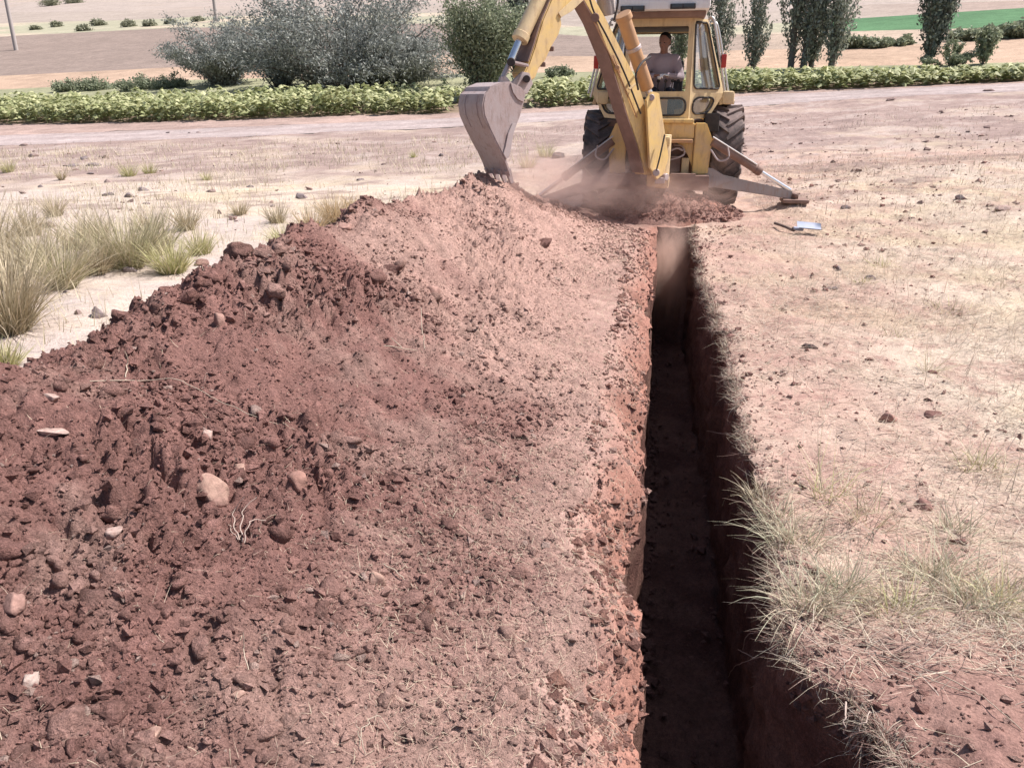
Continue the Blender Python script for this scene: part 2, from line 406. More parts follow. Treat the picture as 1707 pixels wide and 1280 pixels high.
def build_trench():
    rows = _rows[:_n_t][::2]
    if rows[-1] != TEND: rows = np.concatenate([rows, [TEND]])
    el, er = edgeL(rows), edgeR(rows)
    zl, zr = z_ground(el, rows), z_ground(er, rows)
    nd_, nf = 44, 16
    d = np.linspace(0, 1, nd_) ** 1.2
    cols = []
    yy = rows
    floor = -TDEPTH + np.interp(rows, _ty, _tz) + .03 * fbm(rows, rows * 0, 1.5, 2, 71)
    for t in d:                                           # spoil-side wall going down
        z = zl + (floor - zl) * t
        amp = min(1, t * 6)
        x = el + amp * (.02 * fbm(yy * 2.2, z * 3, 1, 3, 72) + .015 * fbm(yy, z, 14, 3, 73)) + .0 * t
        cols.append((x, z))
    for k in range(1, nf):
        u = k / nf
        x = el + (er - el) * u; z = floor + .035 * fbm(x, yy, 4, 3, 74) + .02 * fbm(x, yy, 18, 3, 75) + .05 * (2 * u - 1) ** 4
        cols.append((x, z))
    for t in d[::-1]:
        z = zr + (floor - zr) * t
        amp = min(1, t * 6)
        over = .05 * math.sin(min(1, t * 4) * math.pi / 2)  # the turf overhangs a little
        x = er + amp * (.03 * fbm(yy * 1.6, z * 2, 1, 3, 76) + (.028 * fbm(yy, z, 9, 3, 77) + .022 * fbm(yy * 13, z * 1.3, 1, 2, 84)) + .012 * fbm(yy, z, 30, 2, 78)) + over - .07 * t
        cols.append((x, z))
    X = np.stack([c[0] for c in cols], 1); Z = np.stack([c[1] for c in cols], 1); Y = np.repeat(rows[:, None], X.shape[1], 1)
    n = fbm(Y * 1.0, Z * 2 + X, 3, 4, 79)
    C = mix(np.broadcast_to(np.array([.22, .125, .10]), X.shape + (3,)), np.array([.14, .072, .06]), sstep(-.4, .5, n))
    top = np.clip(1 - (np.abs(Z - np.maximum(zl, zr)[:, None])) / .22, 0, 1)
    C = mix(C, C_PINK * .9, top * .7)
    V = [np.stack([X, Y, Z], -1).reshape(-1, 3)]; F = [grid_faces(*X.shape)[:, ::-1]]; Cc = [C.reshape(-1, 3)]
    # end wall: leans back from the floor up to the turf
    m = 30; u = np.linspace(-.12, 1.12, m); v = np.linspace(0, 1, 60)
    U, Vv = np.meshgrid(u, v)
    a, b = el[-1], er[-1]
    Xe = a + (b - a) * U; top_z = z_ground(Xe[-1:], np.full((1, m), TEND))
    fl = floor[-1]
    Ze = fl + (top_z - fl) * Vv
    Ye = TEND - .75 * (1 - Vv) ** 2.6 + (.05 * fbm(Xe * 3, Ze * 3, 1, 3, 80) + .03 * fbm(Xe * 11, Ze * 11, 1, 3, 81)) * sstep(0, .15, 1 - Vv)
    Ye[:, 0] = Ye[:, -1] = TEND + .06
    Ye = Ye + .22 * fbm(Xe * 5, Xe * 0, 1, 3, 83) * (1 - Vv) ** 2; Ze = Ze - .06 * (1 - Vv) ** 4
    base = sum(len(q) for q in V)
    V.append(np.stack([Xe, Ye, Ze], -1).reshape(-1, 3)); F.append(grid_faces(*Xe.shape) + base)
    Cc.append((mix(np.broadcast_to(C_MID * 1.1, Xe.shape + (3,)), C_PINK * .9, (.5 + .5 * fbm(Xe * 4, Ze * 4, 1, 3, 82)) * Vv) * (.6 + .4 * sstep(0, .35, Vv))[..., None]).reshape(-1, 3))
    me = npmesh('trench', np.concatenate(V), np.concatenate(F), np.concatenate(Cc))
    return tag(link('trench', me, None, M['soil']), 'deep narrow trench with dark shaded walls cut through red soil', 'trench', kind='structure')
build_trench()

# ---- spoil heap
def heap_col(x, y, z=None):
    n1 = fbm(x, y, .8, 3, 111); n2 = fbm(x, y, 2.6, 4, 112); n3 = fbm(x, y, 12, 3, 113)
    xc, H = crest(y)
    u = ((x - xc) / (-.25 - xc))
    dry = dried(x, y)
    c = mix(np.broadcast_to(C_DARK * 1.18, x.shape + (3,)), C_PINK * np.array([1.2, 1.18, 1.17]), dry)
    c = mix(c, C_PINK * .92, sstep(.0, .55, n2 + .4 * n3) * .6 * (1 - .5 * dry))
    c = mix(c, C_DARK, sstep(.25, .6, n3 - .3 * n2) * .5 * (1 - .6 * dry))
    return c * (1 + .12 * n3)[..., None]

def build_heap():
    rows = np.concatenate([np.linspace(-2.2, .85, 26, endpoint=False), axis_rows(.85, 11.3, .0085, .0048)])
    xs = np.concatenate([np.linspace(-4.1, -3.2, 36, endpoint=False), np.linspace(-3.2, .0, 330)])
    X = np.repeat(xs[None], len(rows), 0); Y = np.repeat(rows[:, None], len(xs), 1)
    Z = z_heap(X, Y); g = z_ground(np.minimum(X, edgeL(Y) - .01), Y)
    keep = Z > g - .06
    # leave out what lies under the ground sheet
    F = grid_faces(*X.shape); kf = keep.ravel()[F].any(1); F = F[kf]
    inside = X < (edgeL(Y) - .015); F = F[inside.ravel()[F].all(1)]
    used = np.unique(F); remap = np.full(X.size, -1); remap[used] = np.arange(len(used))
    V = np.stack([X, Y, Z], -1).reshape(-1, 3)[used]; C = heap_col(X, Y).reshape(-1, 3)[used]
    me = npmesh('spoil_heap', V, remap[F], C)
    return tag(link('spoil_heap', me, None, M['soil']), 'long heap of dug red-brown soil along the trench edge', 'soil heap')
heap = build_heap()

def build_mound():
    xs = np.linspace(-1.35, 1.35, 150); ys = np.linspace(10.4, 11.8, 80)
    X, Y = np.meshgrid(xs, ys); Z = z_mound(X, Y)
    g = z_ground(X, Y); F = grid_faces(*X.shape)
    inside = (Z > g - .03).ravel(); F = F[inside[F].any(1)]
    used = np.unique(F); remap = np.full(X.size, -1); remap[used] = np.arange(len(used))
    c = mix(np.broadcast_to(C_MID * 1.2, X.shape + (3,)), C_PINK, .5 + .5 * fbm(X, Y, 3, 3, 120))
    c = mix(c, np.array([.36, .16, .11]), sstep(.0, .6, fbm(X, Y, 2, 2, 121)) * .6)
    me = npmesh('soil_mound', np.stack([X, Y, Z], -1).reshape(-1, 3)[used], remap[F], c.reshape(-1, 3)[used])
    return tag(link('soil_mound', me, None, M['soil']), 'low mound of fresh loose red soil at the far trench end', 'soil mound')
mound = build_mound()

# ---- clods: thousands of crumbs too many to count
def ico(sub=1):
    bm = bmesh.new(); bmesh.ops.create_icosphere(bm, subdivisions=sub, radius=1)
    v = np.array([q.co[:] for q in bm.verts]); f = np.array([[q.index for q in p.verts] for p in bm.faces]); bm.free(); return v, f
ICO1 = (np.array([[1, 0, 0], [-1, 0, 0], [0, 1, 0], [0, -1, 0], [0, 0, 1], [0, 0, -1.]]) * 1.12, np.array([[0, 2, 4], [2, 1, 4], [1, 3, 4], [3, 0, 4], [2, 0, 5], [1, 2, 5], [3, 1, 5], [0, 3, 5]])); ICO2 = ico(2); ICO3 = ico(3)

def rot_rand(n):
    q = rng.normal(size=(n, 4)); q /= np.linalg.norm(q, axis=1)[:, None]; a, b, c, d = q.T
    return np.stack([np.stack([1 - 2 * (c * c + d * d), 2 * (b * c - a * d), 2 * (b * d + a * c)], -1),
                     np.stack([2 * (b * c + a * d), 1 - 2 * (b * b + d * d), 2 * (c * d - a * b)], -1),
                     np.stack([2 * (b * d - a * c), 2 * (c * d + a * b), 1 - 2 * (b * b + c * c)], -1)], -2)

def clods(P, r, C, name, parent, mat, flat=.75, sub=ICO1):
    n = len(P); v, f = sub
    if sub is ICO1: V = v[None] * (1 + .30 * rng.uniform(-1, 1, (n, len(v), 1)))
    else:
        o = rng.uniform(0, 99, (n, 1)); q = v[None]
        V = q * (1 + .65 * fbm(q[..., 0] * 1.3 + o, q[..., 1] * 1.3 + q[..., 2] + o, 1, 2, 133) + .4 * fbm(q[..., 0] * 4 + q[..., 2] * 2 + o, q[..., 1] * 4 - o, 1, 2, 134))[..., None]
    V = V * rng.uniform(.65, 1.3, (n, 1, 3))
    V = np.einsum('nij,nkj->nki', rot_rand(n), V); V[..., 2] *= flat
    V = V * r[:, None, None] + P[:, None, :]
    F = f[None] + (np.arange(n) * len(v))[:, None, None]
    Cc = np.repeat(C[:, None], len(v), 1)
    me = npmesh(name, V.reshape(-1, 3), F.reshape(-1, 3), Cc.reshape(-1, 3), smooth=sub is not ICO1)
    return tag(link(name, me, parent, mat), kind='stuff')

def heap_clods():
    def spots(n, rf, dk, dw=1.5):
        y = .8 + 9.4 * rng.random(n) ** 1.7; x = -3.3 + 3.25 * rng.random(n); r = rf(n, y)
        xc, H = crest(y); den = fbm(x, y, 1.4, 3, 131); u = dried(x, y)
        k = (z_heap(x, y) > z_ground(np.minimum(x, edgeL(y) - .02), y) - .01) & (x > xc - .7) & (rng.random(n) < (dk + dw * den + .25 * fbm(x, y, 5, 2, 132)) * (1 - .42 * u)) & (x < -.1)
        r = r * (1 - .35 * u); x, y, r = x[k], y[k], r[k]
        C = heap_col(x, y) * rng.uniform(.75, 1.2, (len(x), 1)); pale = rng.random(len(x)) < .035; C[pale] = mix(C[pale], np.array([.44, .33, .285]), np.full(pale.sum(), .7))
        return x, y, r, C
    x, y, r, C = spots(100000, lambda n, y: np.minimum(.0042 * (1 - rng.random(n)) ** (-1 / 2.1), .022) * (.75 + .12 * y), .42)
    clods(np.stack([x, y, z_heap(x, y) + r * .3], -1), r, C, 'soil_crumbs', heap, M['soil'])
    x, y, r, C = spots(52000, lambda n, y: np.minimum(.0032 * (1 - rng.random(n)) ** (-1 / 3.0), .009) * (.8 + .16 * y), .75, .2)
    clods(np.stack([x, y, z_heap(x, y) + r * .3], -1), r, C, 'fine_crumbs', heap, M['soil'])
    x, y, r, C = spots(5200, lambda n, y: np.minimum(.012 * (1 - rng.random(n)) ** (-1 / 2.3), .032 + .004 * y), .25)
    clods(np.stack([x, y, z_heap(x, y) + r * .02], -1), r, C * 1.0, 'soil_clods', heap, M['soil'], sub=ICO2, flat=.85)
    n = 5200; a = rng.random((n, 2)); x = -1.2 + 2.4 * a[:, 0]; y = 10.5 + 1.2 * a[:, 1]
    k = z_mound(x, y) > z_ground(x, y); x, y = x[k], y[k]; r = np.minimum(.008 * (1 - rng.random(len(x))) ** (-1 / 2.4), .04)
    clods(np.stack([x, y, z_mound(x, y) + .2 * r], -1), r, np.broadcast_to(C_MID * 1.15, (len(x), 3)) * rng.uniform(.75, 1.2, (len(x), 1)), 'soil_crumbs', mound, M['soil'])
heap_clods()

def ground_clods():
    n = 26000
    y = 1.2 + 14 * rng.random(n) ** 1.6; s = 7 * rng.random(n) ** 1.8
    side = rng.random(n) < .78
    x = np.where(side, edgeR(y) + .015 + s, edgeL(y) - .02 - .3 * rng.random(n))
    r = np.minimum(.004 * (1 - rng.random(n)) ** (-1 / 2.5), .02) * (.8 + .09 * y)
    den = fbm(x, y, 1.2, 3, 141)
    k = (rng.random(n) < .16 + .5 * den + .6 * (y < 2.4) + .6 * np.exp(-s / .15)) & ((y < TEND) | (np.abs(x - .25) > 1.4))
    x, y, r = x[k], y[k], r[k]
    C = mix(np.broadcast_to(C_MID, (len(x), 3)), C_DARK * 1.3, rng.random(len(x)))
    C = mix(C, C_PINK, (rng.random(len(x)) < .45) * .8)
    P = np.stack([x, y, z_ground(x, y) + .25 * r], -1)
    o = clods(P, r, C, 'soil_crumbs', None, M['soil'])
    tag(o, 'small red-brown soil crumbs strewn over the ground by the trench', 'soil crumbs')
ground_clods()

def lip_clods():
    n = 5200; y = 1.4 + 9 * rng.random(n) ** 1.3; g = fbm(y, y * 0, 2.2, 3, 143); k = rng.random(n) < .35 + .9 * g; y = y[k]; n = len(y)
    d = rng.random(n) ** 1.5 * .16; r = np.minimum(.007 * (1 - rng.random(n)) ** (-1 / 2.2), .03)
    P = np.stack([edgeR(y) + .025 - .12 * d, y, z_ground(edgeR(y), y) - d], -1)
    C = mix(np.broadcast_to(C_MID, (n, 3)), C_DARK, rng.random(n))
    tag(clods(P, r, C, 'lip_clods', None, M['soil']), 'crumbly clods clinging to the ragged trench lip under the grass', 'soil clods')
    n = 9000; y = 1.2 + 9 * rng.random(n) ** 1.5; d = .3 * rng.random(n) ** 1.3; k = rng.random(n) < .55 + 1.0 * fbm(y, d * 4, 2.4, 3, 144); y, d = y[k], d[k]; n = len(y)
    x = edgeL(y) - d; r = np.minimum(.005 * (1 - rng.random(n)) ** (-1 / 2.2), .028)
    C = mix(np.broadcast_to(np.array([.33, .18, .14]), (n, 3)), C_DARK, rng.random(n) * .8); C = mix(C, C_PINK * 1.1, (rng.random(n) < .3) * .8)
    tag(clods(np.stack([x, y, z_ground(x, y) + .15 * r], -1), r, C, 'lip_clods', None, M['soil']), 'crumbly red clods on the sunlit trench lip below the heap', 'soil clods')
lip_clods()

def floor_clods():
    n = 700; y = 1.6 + 8.2 * rng.random(n) ** 1.4; u = rng.random(n); x = edgeL(y) + (edgeR(y) - edgeL(y)) * np.where(rng.random(n) < .5, u, .1 + .15 * u); r = np.minimum(.010 * (1 - rng.random(n)) ** (-1 / 2.2), .035)
    z = -TDEPTH + np.interp(y, _ty, _tz) + .03
    tag(clods(np.stack([x, y, z + .2 * r], -1), r, mix(np.broadcast_to(C_MID, (n, 3)), C_DARK, rng.random(n)), 'floor_clods', None, M['soil']), 'loose clods fallen onto the shaded trench floor', 'soil clods')
floor_clods()

# ------------------------------------------------------------------ blades of grass and straw
def blades(P, az, lean, L, W, droop, segs, col, tipcol=None, face=None):
    n = len(P); th = lean[:, None] + droop[:, None] * (np.arange(segs) + .5) / segs
    st = (L / segs)[:, None]
    hx = np.concatenate([np.zeros((n, 1)), np.cumsum(np.sin(th) * st, 1)], 1); hz = np.concatenate([np.zeros((n, 1)), np.cumsum(np.cos(th) * st, 1)], 1)
    ca, sa = np.cos(az)[:, None], np.sin(az)[:, None]
    ctr = np.stack([P[:, :1] + hx * ca, P[:, 1:2] + hx * sa, P[:, 2:3] + hz], -1)
    fa = az + math.pi / 2 if face is None else face
    t = np.linspace(0, 1, segs + 1)
    wd = (W[:, None] * (1 - t[None] ** 1.6 * .85)) / 2
    wv = np.stack([np.cos(fa)[:, None] * wd, np.sin(fa)[:, None] * wd, np.zeros_like(wd)], -1)
    V = np.stack([ctr - wv, ctr + wv], 2)                       # n, segs+1, 2, 3
    i = np.arange(n * (segs + 1) * 2).reshape(n, segs + 1, 2)
    F = np.stack([i[:, :-1, 0], i[:, :-1, 1], i[:, 1:, 1], i[:, 1:, 0]], -1).reshape(-1, 4)
    tc = col if tipcol is None else tipcol
    C = col[:, None, None] + (tc - col)[:, None, None] * t[None, :, None, None]
    C = np.broadcast_to(C, V.shape)
    return V.reshape(-1, 3), F, C.reshape(-1, 3)

S_CREAM = np.array([.66, .57, .42]); S_GREY = np.array([.48, .42, .36]); S_GREEN = np.array([.27, .30, .15]); S_OLIVE = np.array([.33, .32, .18])

def straw_litter():
    n = 125000
    y = 1.25 + 15 * rng.random(n) ** 1.5; s = (.4 + .47 * y) * rng.random(n) ** .9
    x = edgeR(y) + s
    den = .5 + .8 * fbm(x, y, .9, 3, 151) + .3 * fbm(x, y, 3.5, 2, 156) + .35 * sstep(.3, 1.8, s) - .8 * (1 - sstep(1.95, 2.45, y + .25 * fbm(x, y, 2, 2, 158)))
    k = (rng.random(n) < den) & ((np.abs(x - .25) > 1.2) | (y < 10.3))
    x, y = x[k], y[k]; n = len(x)
    L = rng.gamma(3.0, .022, n) + .02; W = rng.uniform(.0013, .003, n) * (.8 + .12 * y)
    az = rng.normal(0, .75, n) + np.where(rng.random(n) < .5, 0, math.pi)
    lean = rng.normal(1.42, .16, n); st = rng.random(n) < .10; lean[st] = rng.uniform(.1, .9, st.sum())
    P = np.stack([x, y, z_ground(x, y) + rng.uniform(.002, .016, n)], -1)
    c = mix(np.broadcast_to(S_CREAM, (n, 3)), S_GREY, rng.random(n)) * rng.uniform(.6, 1.15, (n, 1))
    c = mix(c, C_PINK * 1.1, (rng.random(n) < .35) * .7)
    V, F, C = blades(P, az, lean, L, W, rng.normal(0.1, .5, n), 2, c)
    me = npmesh('straw_litter', V, F, C)
    tag(link('straw_litter', me, None, M['straw']), 'dry pale straw stubble lying over the ground beyond the trench', 'straw', kind='stuff')
    # left: thinner dry grass beyond the heap and bits of straw in the spoil
    n = 26000; px = rng.uniform(-300, 900, n)
    y = 3.5 + 20 * rng.random(n) ** .9; x = -y * rng.uniform(.15, 1.25, n)
    k = (x < crest(y)[0] - 1.0) & (fbm(x, y, .55, 3, 152) + .25 * fbm(x, y, 2.2, 2, 153) + .12 * sstep(9, 13, y) > rng.uniform(-.15, .55, n))
    x, y = x[k], y[k]; n = len(x)
    c = mix(np.broadcast_to(S_CREAM * .95, (n, 3)), S_OLIVE, rng.random(n) * .45) * rng.uniform(.8, 1.15, (n, 1))
    V, F, C = blades(np.stack([x, y, z_ground(x, y) - .005], -1), rng.uniform(0, 6.28, n), np.abs(rng.normal(.35, .3, n)), rng.uniform(.05, .22, n),
                     rng.uniform(.004, .008, n) * (.6 + .07 * y), rng.normal(.3, .3, n), 2, c)
    me = npmesh('dry_grass', V, F, C)
    tag(link('dry_grass', me, None, M['straw']), 'thin short dry grass over the pale ground behind the soil heap', 'dry grass', kind='stuff')
    n = 42000
    y = .9 + 9 * rng.random(n) ** 1.5; x = -2.9 + 2.88 * rng.random(n) ** .6
    xc, H = crest(y); u = (x - xc) / (-.25 - xc)
    k = (rng.random(n) < .1 + .75 * sstep(.55, 1.0, u + .5 * fbm(x, y, 1.2, 3, 154))) & (x < edgeL(y) - .02)
    x, y = x[k], y[k]; n = len(x)
    zz = np.maximum(z_heap(x, y), z_ground(x, y))
    lean = rng.normal(1.35, .22, n)
    V, F, C = blades(np.stack([x, y, zz + rng.uniform(.003, .014, n)], -1), rng.uniform(0, 6.28, n), lean, rng.gamma(2.2, .012, n) + .012, rng.uniform(.0011, .0022, n) * (.7 + .15 * y),
                     rng.normal(.25, .9, n), 3, mix(np.broadcast_to(S_CREAM * .9, (n, 3)), C_PINK * .9, rng.random(n) * 1.0))
    me = npmesh('straw_bits', V, F, C); tag(link('straw_bits', me, heap, M['straw']), kind='stuff')
    n = 16000; y = 10.5 + 15 * rng.random(n) ** .8; x = y * rng.uniform(-1.0, .5, n)
    k = (fbm(x, y, .5, 3, 159) + .4 * fbm(x, y, 2.5, 2, 160) > rng.uniform(-.1, .6, n)) & ((np.abs(x - .1) > 1.6) | (y > 16)) & (y < yb(0, x) - .2); x, y = x[k], y[k]; n = len(x)
    V, F, C = blades(np.stack([x, y, z_ground(x, y) - .005], -1), rng.uniform(0, 6.28, n), np.abs(rng.normal(.5, .35, n)), rng.uniform(.04, .16, n), rng.uniform(.006, .012, n), rng.normal(.4, .4, n), 2,
                     mix(np.broadcast_to(S_CREAM * .9, (n, 3)), C_TILL * .8, rng.random(n)))
    me = npmesh('dry_stubble', V, F, C); tag(link('dry_stubble', me, None, M['straw']), 'short dry stubble dotted over the ground before the road', 'dry grass', kind='stuff')
    n = 5200; y = 9.5 + 15 * rng.random(n) ** .9; x = y * rng.uniform(-1.0, .5, n)
    k = (fbm(x, y, .6, 3, 161) > rng.uniform(-.3, .5, n)) & ((np.abs(x - .1) > 1.6) | (y > 16)) & (x > .9) | (rng.random(n) < .12) & (x < -3); k &= y < yb(0, x) - .2; x, y = x[k], y[k]; n = len(x)
    r = np.minimum(.012 * (1 - rng.random(n)) ** (-1 / 2.0), .07)
    tag(clods(np.stack([x, y, z_ground(x, y) + .1 * r], -1), r, mix(np.broadcast_to(C_TILL * .75, (n, 3)), C_PINK, rng.random(n) * .7), 'field_clods', None, M['soil'], flat=.6), 'small clods dotted over the tilled ground before the road', 'soil clods')
    # ragged turf fringe hanging over the far lip
    n = 22000
    y = 1.4 + 9 * rng.random(n) ** 1.35; g = fbm(y, y * 0, 2.6, 3, 155) + .5 * fbm(y, y * 0, 9, 2, 157)
    k = rng.random(n) < .28 + 1.3 * g; y = y[k]; g = g[k]; n = len(y)
    dp = rng.random(n) ** 1.6 * (.05 + .12 * np.clip(g, 0, 1))
    x = edgeR(y) + np.where(rng.random(n) < .5, rng.uniform(-.015, .05, n), .012 * rng.random(n))
    c = mix(np.broadcast_to(S_GREY * .8, (n, 3)), S_CREAM, rng.random(n)) * rng.uniform(.5, 1.05, (n, 1)); c = mix(c, C_MID, (rng.random(n) < .5) * .85)
    V, F, C = blades(np.stack([x - .25 * dp, y, z_ground(x, y) + .008 - dp * rng.random(n)], -1), rng.normal(math.pi, 1.25, n), rng.uniform(.6, 2.6, n), rng.gamma(1.8, .019, n) + .012,
                     rng.uniform(.0016, .0034, n) * (.7 + .14 * y), rng.normal(.4, 1.5, n), 4, c)
    me = npmesh('turf_fringe', V, F, C)
    tag(link('turf_fringe', me, None, M['straw']), 'ragged fringe of dead grass and rootlets along the trench lip', 'turf fringe', kind='stuff')
straw_litter()
# ------------------------------------------------------------------ road and fields up the far slope
def field(name, i0, i1, colf, label, cat, nr=40, x0=-150, x1=110, nx=340, dz=0.0, bulge=None):
    xs = np.linspace(x0, x1, nx); a, b = yb(i0, xs), yb(i1, xs); b = np.maximum(b, a + .05)
    t = np.linspace(0, 1, nr)[:, None]
    Y = a + (b - a) * t; X = np.repeat(xs[None], nr, 0)
    Z = zt(X, Y) + np.where(Y < 40, relief(X, Y), 0) * (1 if name != 'road' else .5) + dz
    if bulge is not None: Z = Z + bulge(X, Y, t + 0 * X) * sstep(0, .06, t) * (1 - sstep(.94, 1, t))
    me = npmesh(name, np.stack([X, Y, Z], -1).reshape(-1, 3), grid_faces(*X.shape), colf(X, Y, t + 0 * X).reshape(-1, 3))
    return tag(link(name, me, None, M['field']), label, cat, kind='structure')

def flat(c, v=.08, sc=.3, s=0):
    c = np.array(c)
    return lambda X, Y, t: c * (1 + v * fbm(X, Y, sc, 3, 200 + s) + v * fbm(X, Y, sc * 6, 2, 210 + s))[..., None]

def road_col(X, Y, t):
    c = np.broadcast_to(np.array([.37, .305, .29]), X.shape + (3,))
    rut = np.exp(-((t - .3) / .09) ** 2) + np.exp(-((t - .7) / .09) ** 2)
    c = mix(c, np.array([.43, .365, .35]), rut * .7); c = mix(c, np.array([.3, .235, .215]), sstep(.25, .6, fbm(X, Y, .6, 3, 221)) * .5)
    return c
field('road', 0, 1, road_col, 'pale dirt road running across the view behind the machine', 'road', nr=26)
field('road_verge', 1, 2, flat((.36, .265, .23), .2, .6, 1), 'strip of bare pinkish earth between dirt road and green crop', 'verge', nr=14)
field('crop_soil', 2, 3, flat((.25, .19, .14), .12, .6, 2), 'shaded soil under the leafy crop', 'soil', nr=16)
field('grass_strip', 3, 4, flat((.30, .30, .19), .16, .25, 3), 'rough green grass strip behind the leafy crop', 'grass strip', nr=40)
field('stubble_field', 4, 5, flat((.42, .305, .225), .14, .15, 4), 'tan stubble field on the slope behind the trees', 'stubble field', nr=40)
def plough(X, Y, t):
    n = fbm(X, Y, .5, 3, 231)
    l = np.broadcast_to(np.array([.26, .205, .175]), X.shape + (3,)); r = np.broadcast_to(np.array([.42, .335, .26]), X.shape + (3,))
    return mix(l, r, sstep(-2, 8, X - .05 * Y)) * (1 + .08 * n)[..., None]
field('ploughed_field', 5, 6, plough, 'brown ploughed field on the slope behind the bushes', 'ploughed field', nr=60, bulge=lambda X, Y, t: .07 * fbm(X * .6, Y, 1.2, 2, 232))
field('olive_strip', 6, 7, lambda X, Y, t: mix(np.broadcast_to(np.array([.36, .345, .25]), X.shape + (3,)), np.array([.48, .4, .31]), sstep(-.1, .4, fbm(X, Y * 3, .08, 3, 241))),
      'strip of dull olive scrub grass across the far slope', 'grass strip', nr=24, x1=12)
field('green_field', 6, 7, flat((.095, .19, .095), .1, .3, 7), 'vivid green irrigated field far up the slope', 'green field', nr=24, x0=12, nx=140)
def beige(X, Y, t):
    l = np.array([.36, .305, .262]); r = np.array([.33, .25, .21])
    return mix(np.broadcast_to(l, X.shape + (3,)), r, sstep(10, 30, X) * .9) * (1 + .06 * fbm(X, Y * 4, .1, 3, 251))[..., None]
field('fallow_field', 7, 8, beige, 'beige and brown fallow field high on the slope', 'fallow field', nr=24)
def pale(X, Y, t):
    n = fbm(X, Y * 3, .06, 4, 261)
    return mix(np.broadcast_to(np.array([.385, .325, .285]), X.shape + (3,)), np.array([.38, .31, .26]), sstep(.1, .5, n) * .8)
field('hillside', 8, 9, pale, 'pale bare hillside closing the view', 'hillside', nr=60, x0=-320, x1=240)

# ------------------------------------------------------------------ foliage tools
def leaf_cards(P, size, col, aspect=.45, up=.3, axis=None, fold=True):
    n = len(P)
    a = rng.normal(size=(n, 3)); a[:, 2] += up
    if axis is not None: a = a * .6 + axis
    a /= np.linalg.norm(a, axis=1)[:, None]
    b = np.cross(a, rng.normal(size=(n, 3))); b /= np.linalg.norm(b, axis=1)[:, None]
    sz = size[:, None]
    V = np.stack([P - a * sz * .5, P + b * sz * aspect * .5, P + a * sz * .5, P - b * sz * aspect * .5], 1)
    i = np.arange(n * 4).reshape(n, 4)
    return V.reshape(-1, 3), i, np.repeat(col, 4, 0)

def tubes(paths, sides=5):
    Vs, Fs, off = [], [], 0
    for pts, r0, r1 in paths:
        pts = np.asarray(pts, float); n = len(pts)
        tg = np.gradient(pts, axis=0); tg /= np.linalg.norm(tg, axis=1)[:, None] + 1e-9
        ref = np.where(np.abs(tg[:, 2:3]) > .9, np.array([[1., 0, 0]]), np.array([[0, 0, 1.]]))
        u = np.cross(tg, ref); u /= np.linalg.norm(u, axis=1)[:, None]; v = np.cross(tg, u)
        r = np.linspace(r0, r1, n)[:, None, None]; a = np.arange(sides) / sides * 2 * math.pi
        ring = pts[:, None] + r * (np.cos(a)[None, :, None] * u[:, None] + np.sin(a)[None, :, None] * v[:, None])
        i = np.arange(n * sides).reshape(n, sides); j = np.roll(i, -1, 1)
        Vs.append(ring.reshape(-1, 3)); Fs.append(np.stack([i[:-1], j[:-1], j[1:], i[1:]], -1).reshape(-1, 4) + off)
        off += n * sides
    return np.concatenate(Vs), np.concatenate(Fs)

def px_per_m(P): return FPX / float((np.asarray(P) - np.array([0, 0, EYE])) @ _fw)

def arch(base, az, lean0, lean1, L, n=7, wig=.06):
    p = np.array(base, float); out = [p.copy()]
    for k in range(n - 1):
        t = k / (n - 2); th = lean0 + (lean1 - lean0) * t
        a = az + random.uniform(-wig, wig) * 3
        p = p + L / (n - 1) * np.array([math.cos(a) * math.sin(th), math.sin(a) * math.sin(th), math.cos(th)]); out.append(p.copy())
    return np.array(out)

def along(path, n, t0=.25, t1=1.0, spread=.1):
    t = t0 + (t1 - t0) * rng.random(n) ** .8; q = t * (len(path) - 1); i = np.minimum(q.astype(int), len(path) - 2); f = (q - i)[:, None]
    return path[i] * (1 - f) + path[i + 1] * f + rng.normal(0, spread, (n, 3)) * np.array([1, 1, .8]), path[i + 1] - path[i]

def make_tree(name, base, paths, leaves_per, size, cols, label, cat, group=None, spread=.12, t0=.25, aspect=.4, up=.3, hang=0.0, trunk_sides=5, dirw=0.0):
    base = np.array(base, float); base[2] -= .05
    root = empty(name, base)
    V, F = tubes(paths, trunk_sides); wood = 'branches' if cat == 'bush' else 'trunk'; wo = link(wood, npmesh(wood, V - base, F), root, M['bark'])
    if cat == 'bush': wo['kind'] = 'stuff'
    Ps, Ds = [], []
    for (p, r0, r1), n in zip(paths, leaves_per):
        if n <= 0: continue
        q, d = along(np.asarray(p), n, t0=t0, spread=spread); Ps.append(q); Ds.append(d)
    P = np.concatenate(Ps); D = np.concatenate(Ds); D /= np.linalg.norm(D, axis=1)[:, None] + 1e-9
    n = len(P); ax = D * dirw + np.array([0, 0, -hang])
    lo = zt(P[:, 0], P[:, 1]) + .05; P[:, 2] = np.maximum(P[:, 2], lo)
    c0, c1 = np.array(cols[0]), np.array(cols[1])
    c = mix(np.broadcast_to(c0, (n, 3)), c1, rng.random(n)) * rng.uniform(.75, 1.25, (n, 1))
    V, F, C = leaf_cards(P - base, rng.uniform(.7, 1.35, n) * size, c, aspect, up, ax if (dirw or hang) else None)
    link('crown', npmesh('crown', V, F, C, smooth=False), root, M['leaf'])
    return tag(root, label, cat, group)

